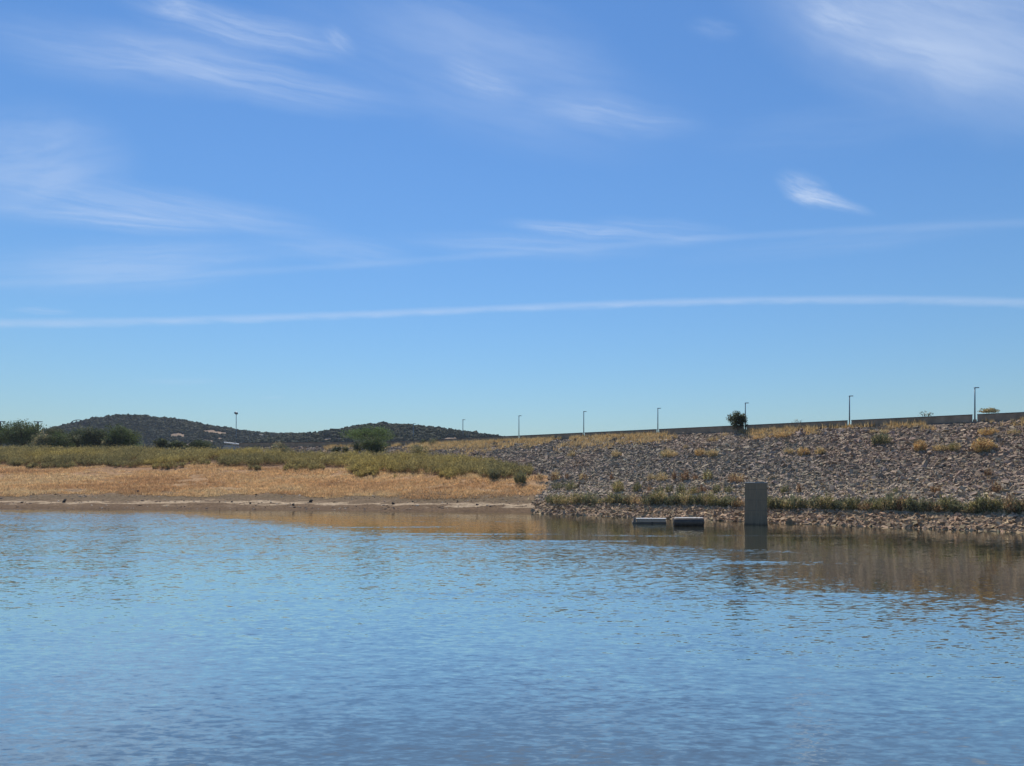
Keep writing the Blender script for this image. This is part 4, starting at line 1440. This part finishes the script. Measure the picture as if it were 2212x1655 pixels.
def streak(x1, y1, x2, y2, wpx, strength, nscale=2.0, contrast=0.65, warp=True, seed=[0]):
    seed[0] += 1
    a, b = azel(x1, y1), azel(x2, y2)
    cx_, cy_ = (a[0] + b[0]) / 2, (a[1] + b[1]) / 2
    ln = math.hypot(b[0] - a[0], b[1] - a[1]) / 2 * 1.15
    an = math.atan2(b[1] - a[1], b[0] - a[0])
    wd = wpx / F * 57.3 * 0.95 * 1.6
    mp = N(nt, 'ShaderNodeMapping', vector_type='TEXTURE')
    mp.inputs['Location'].default_value = (cx_, cy_, 0); mp.inputs['Rotation'].default_value = (0, 0, an); mp.inputs['Scale'].default_value = (ln, wd, 1)
    nt.links.new(WARP if warp else RAW, mp.inputs['Vector'])
    g_ = N(nt, 'ShaderNodeTexGradient', gradient_type='SPHERICAL'); nt.links.new(mp.outputs[0], g_.inputs[0])
    r_ = N(nt, 'ShaderNodeMapRange', interpolation_type='SMOOTHSTEP'); r_.inputs['From Max'].default_value = 0.85; r_.inputs['To Max'].default_value = strength
    nt.links.new(g_.outputs['Fac'], r_.inputs['Value'])
    off = N(nt, 'ShaderNodeVectorMath', operation='ADD'); off.inputs[1].default_value = (seed[0] * 7.3, seed[0] * 3.1, 0); nt.links.new(mp.outputs[0], off.inputs[0])
    st_ = N(nt, 'ShaderNodeVectorMath', operation='MULTIPLY'); st_.inputs[1].default_value = (0.75, 1.7, 1); nt.links.new(off.outputs[0], st_.inputs[0])
    n_ = noise(nt, st_.outputs[0], nscale, 8, 0.62)
    n_.inputs['Distortion'].default_value = 0.25
    nr = N(nt, 'ShaderNodeMapRange'); nr.inputs['From Min'].default_value = 0.38; nr.inputs['From Max'].default_value = 0.62; nr.inputs['To Min'].default_value = 1 - contrast; nr.inputs['To Max'].default_value = 1.0
    nt.links.new(n_.outputs[0], nr.inputs['Value'])
    terms.append(math_n(nt, 'MULTIPLY', r_.outputs[0], nr.outputs[0]))


def band(pts, wpx, strength, a0, a1):
    """a long thin trail: elevation as a cubic of azimuth"""
    A = np.array([azel(*p) for p in pts]); cf = np.polyfit(A[:, 0], A[:, 1], 3)
    wr = N(nt, 'ShaderNodeSeparateXYZ'); nt.links.new(RAW, wr.inputs[0])
    x_ = wr.outputs[0]
    e = math_n(nt, 'MULTIPLY_ADD', x_, float(cf[0]), float(cf[1])); e = math_n(nt, 'MULTIPLY_ADD', e, x_, float(cf[2])); e = math_n(nt, 'MULTIPLY_ADD', e, x_, float(cf[3]))
    mp = N(nt, 'ShaderNodeMapping'); mp.inputs['Scale'].default_value = (0.35, 1.6, 1); nt.links.new(RAW, mp.inputs['Vector'])
    nn_ = noise(nt, mp.outputs[0], 1.0, 5, 0.6)
    df = math_n(nt, 'SUBTRACT', el, e)
    df = math_n(nt, 'ADD', df, math_n(nt, 'MULTIPLY_ADD', nn_.outputs[0], 0.3, -0.15))
    wd = wpx / F * 57.3
    df = math_n(nt, 'ABSOLUTE', math_n(nt, 'DIVIDE', df, wd))
    r_ = N(nt, 'ShaderNodeMapRange', interpolation_type='SMOOTHSTEP'); r_.inputs['From Min'].default_value = 1.0; r_.inputs['From Max'].default_value = 0.0; r_.inputs['To Max'].default_value = strength
    r_.inputs['To Min'].default_value = 0.0
    nt.links.new(df, r_.inputs['Value'])
    k_ = N(nt, 'ShaderNodeMapRange'); k_.inputs['From Min'].default_value = 0.25; k_.inputs['From Max'].default_value = 0.7; k_.inputs['To Min'].default_value = 0.55; k_.inputs['To Max'].default_value = 1.15
    nt.links.new(nn_.outputs[0], k_.inputs['Value'])
    t_ = math_n(nt, 'MULTIPLY', r_.outputs[0], k_.outputs[0])
    lim = math_n(nt, 'MULTIPLY', math_n(nt, 'GREATER_THAN', az, a0), math_n(nt, 'LESS_THAN', az, a1))
    terms.append(math_n(nt, 'MULTIPLY', t_, lim))


band([(0, 698), (300, 695), (600, 688), (900, 675), (1106, 663), (1400, 655), (1700, 650), (2000, 650), (2212, 652)], 12, 0.34, -50, 50)
band([(0, 612), (300, 602), (600, 583), (900, 562), (1200, 541), (1500, 517), (1800, 500), (2212, 482)], 11, 0.11, -45, 45)
S = streak
S(240, -14, 780, 115, 30, 0.40, 1.6)
S(330, 5, 440, 30, 18, 0.25); S(690, 60, 780, 118, 15, 0.22)
S(-120, 60, 640, 150, 46, 0.30, 1.4)
S(200, 80, 900, 232, 34, 0.32, 1.5)
S(560, 0, 1520, 276, 90, 0.20, 1.4)
S(940, 140, 1150, 205, 22, 0.24)
S(1130, 215, 1520, 274, 30, 0.26, 1.6)
S(740, -30, 1360, 160, 75, 0.16, 1.4)
S(-200, 365, 300, 335, 75, 0.36, 1.4)
S(120, 388, 740, 500, 26, 0.28, 1.6)
S(-80, 442, 540, 492, 17, 0.34, 1.8)
S(-60, 385, 460, 480, 22, 0.20)
S(-120, 583, 640, 546, 42, 0.30, 1.5)
S(540, 515, 920, 558, 26, 0.20)
S(1070, 482, 1410, 506, 14, 0.34)
S(1240, 482, 1620, 512, 22, 0.20)
S(830, 510, 1440, 537, 22, 0.20)
S(1400, 560, 2300, 460, 20, 0.09)
S(1672, 376, 1800, 440, 22, 0.42, 2.2, 0.75)
S(1700, 402, 1880, 464, 12, 0.50, 2.2, 0.6)
S(1690, 424, 1790, 434, 9, 0.30, 2.0, 0.6)
S(1560, -150, 2640, 190, 120, 0.52, 1.6, 0.45)
S(1660, 20, 2300, 196, 30, 0.20, 1.8, 0.7)
S(1720, 0, 1900, 60, 24, 0.22, 2.0, 0.8)
S(1480, 50, 1600, 80, 16, 0.12)
S(1480, 300, 2100, 240, 40, 0.06)
S(10, 667, 160, 675, 6, 0.22); S(270, 821, 500, 823, 6, 0.13); S(550, 858, 620, 858, 2.5, 0.16)
tot = terms[0]
for q in terms[1:]: tot = math_n(nt, 'ADD', tot, q)
tot = math_n(nt, 'MINIMUM', tot, 0.9)
grade = mixc(nt, 1.0, sky.outputs[0], (0.66, 0.85, 1.04), 'MULTIPLY')
cl = mixc(nt, tot, grade, (6.0, 7.2, 9.3))
nt.links.new(cl, bg.inputs['Color'])
bg.inputs['Strength'].default_value = 0.1

sc = bpy.context.scene
sc.view_settings.view_transform = 'Standard'
sc.view_settings.look = 'None'
sc.view_settings.exposure = 0.0
sc.view_settings.gamma = 1.0
sc.view_settings.use_curve_mapping = False
sc.cycles.max_bounces = 6
sc.cycles.caustics_reflective = False
sc.cycles.caustics_refractive = False
sc.cycles.use_denoising = True
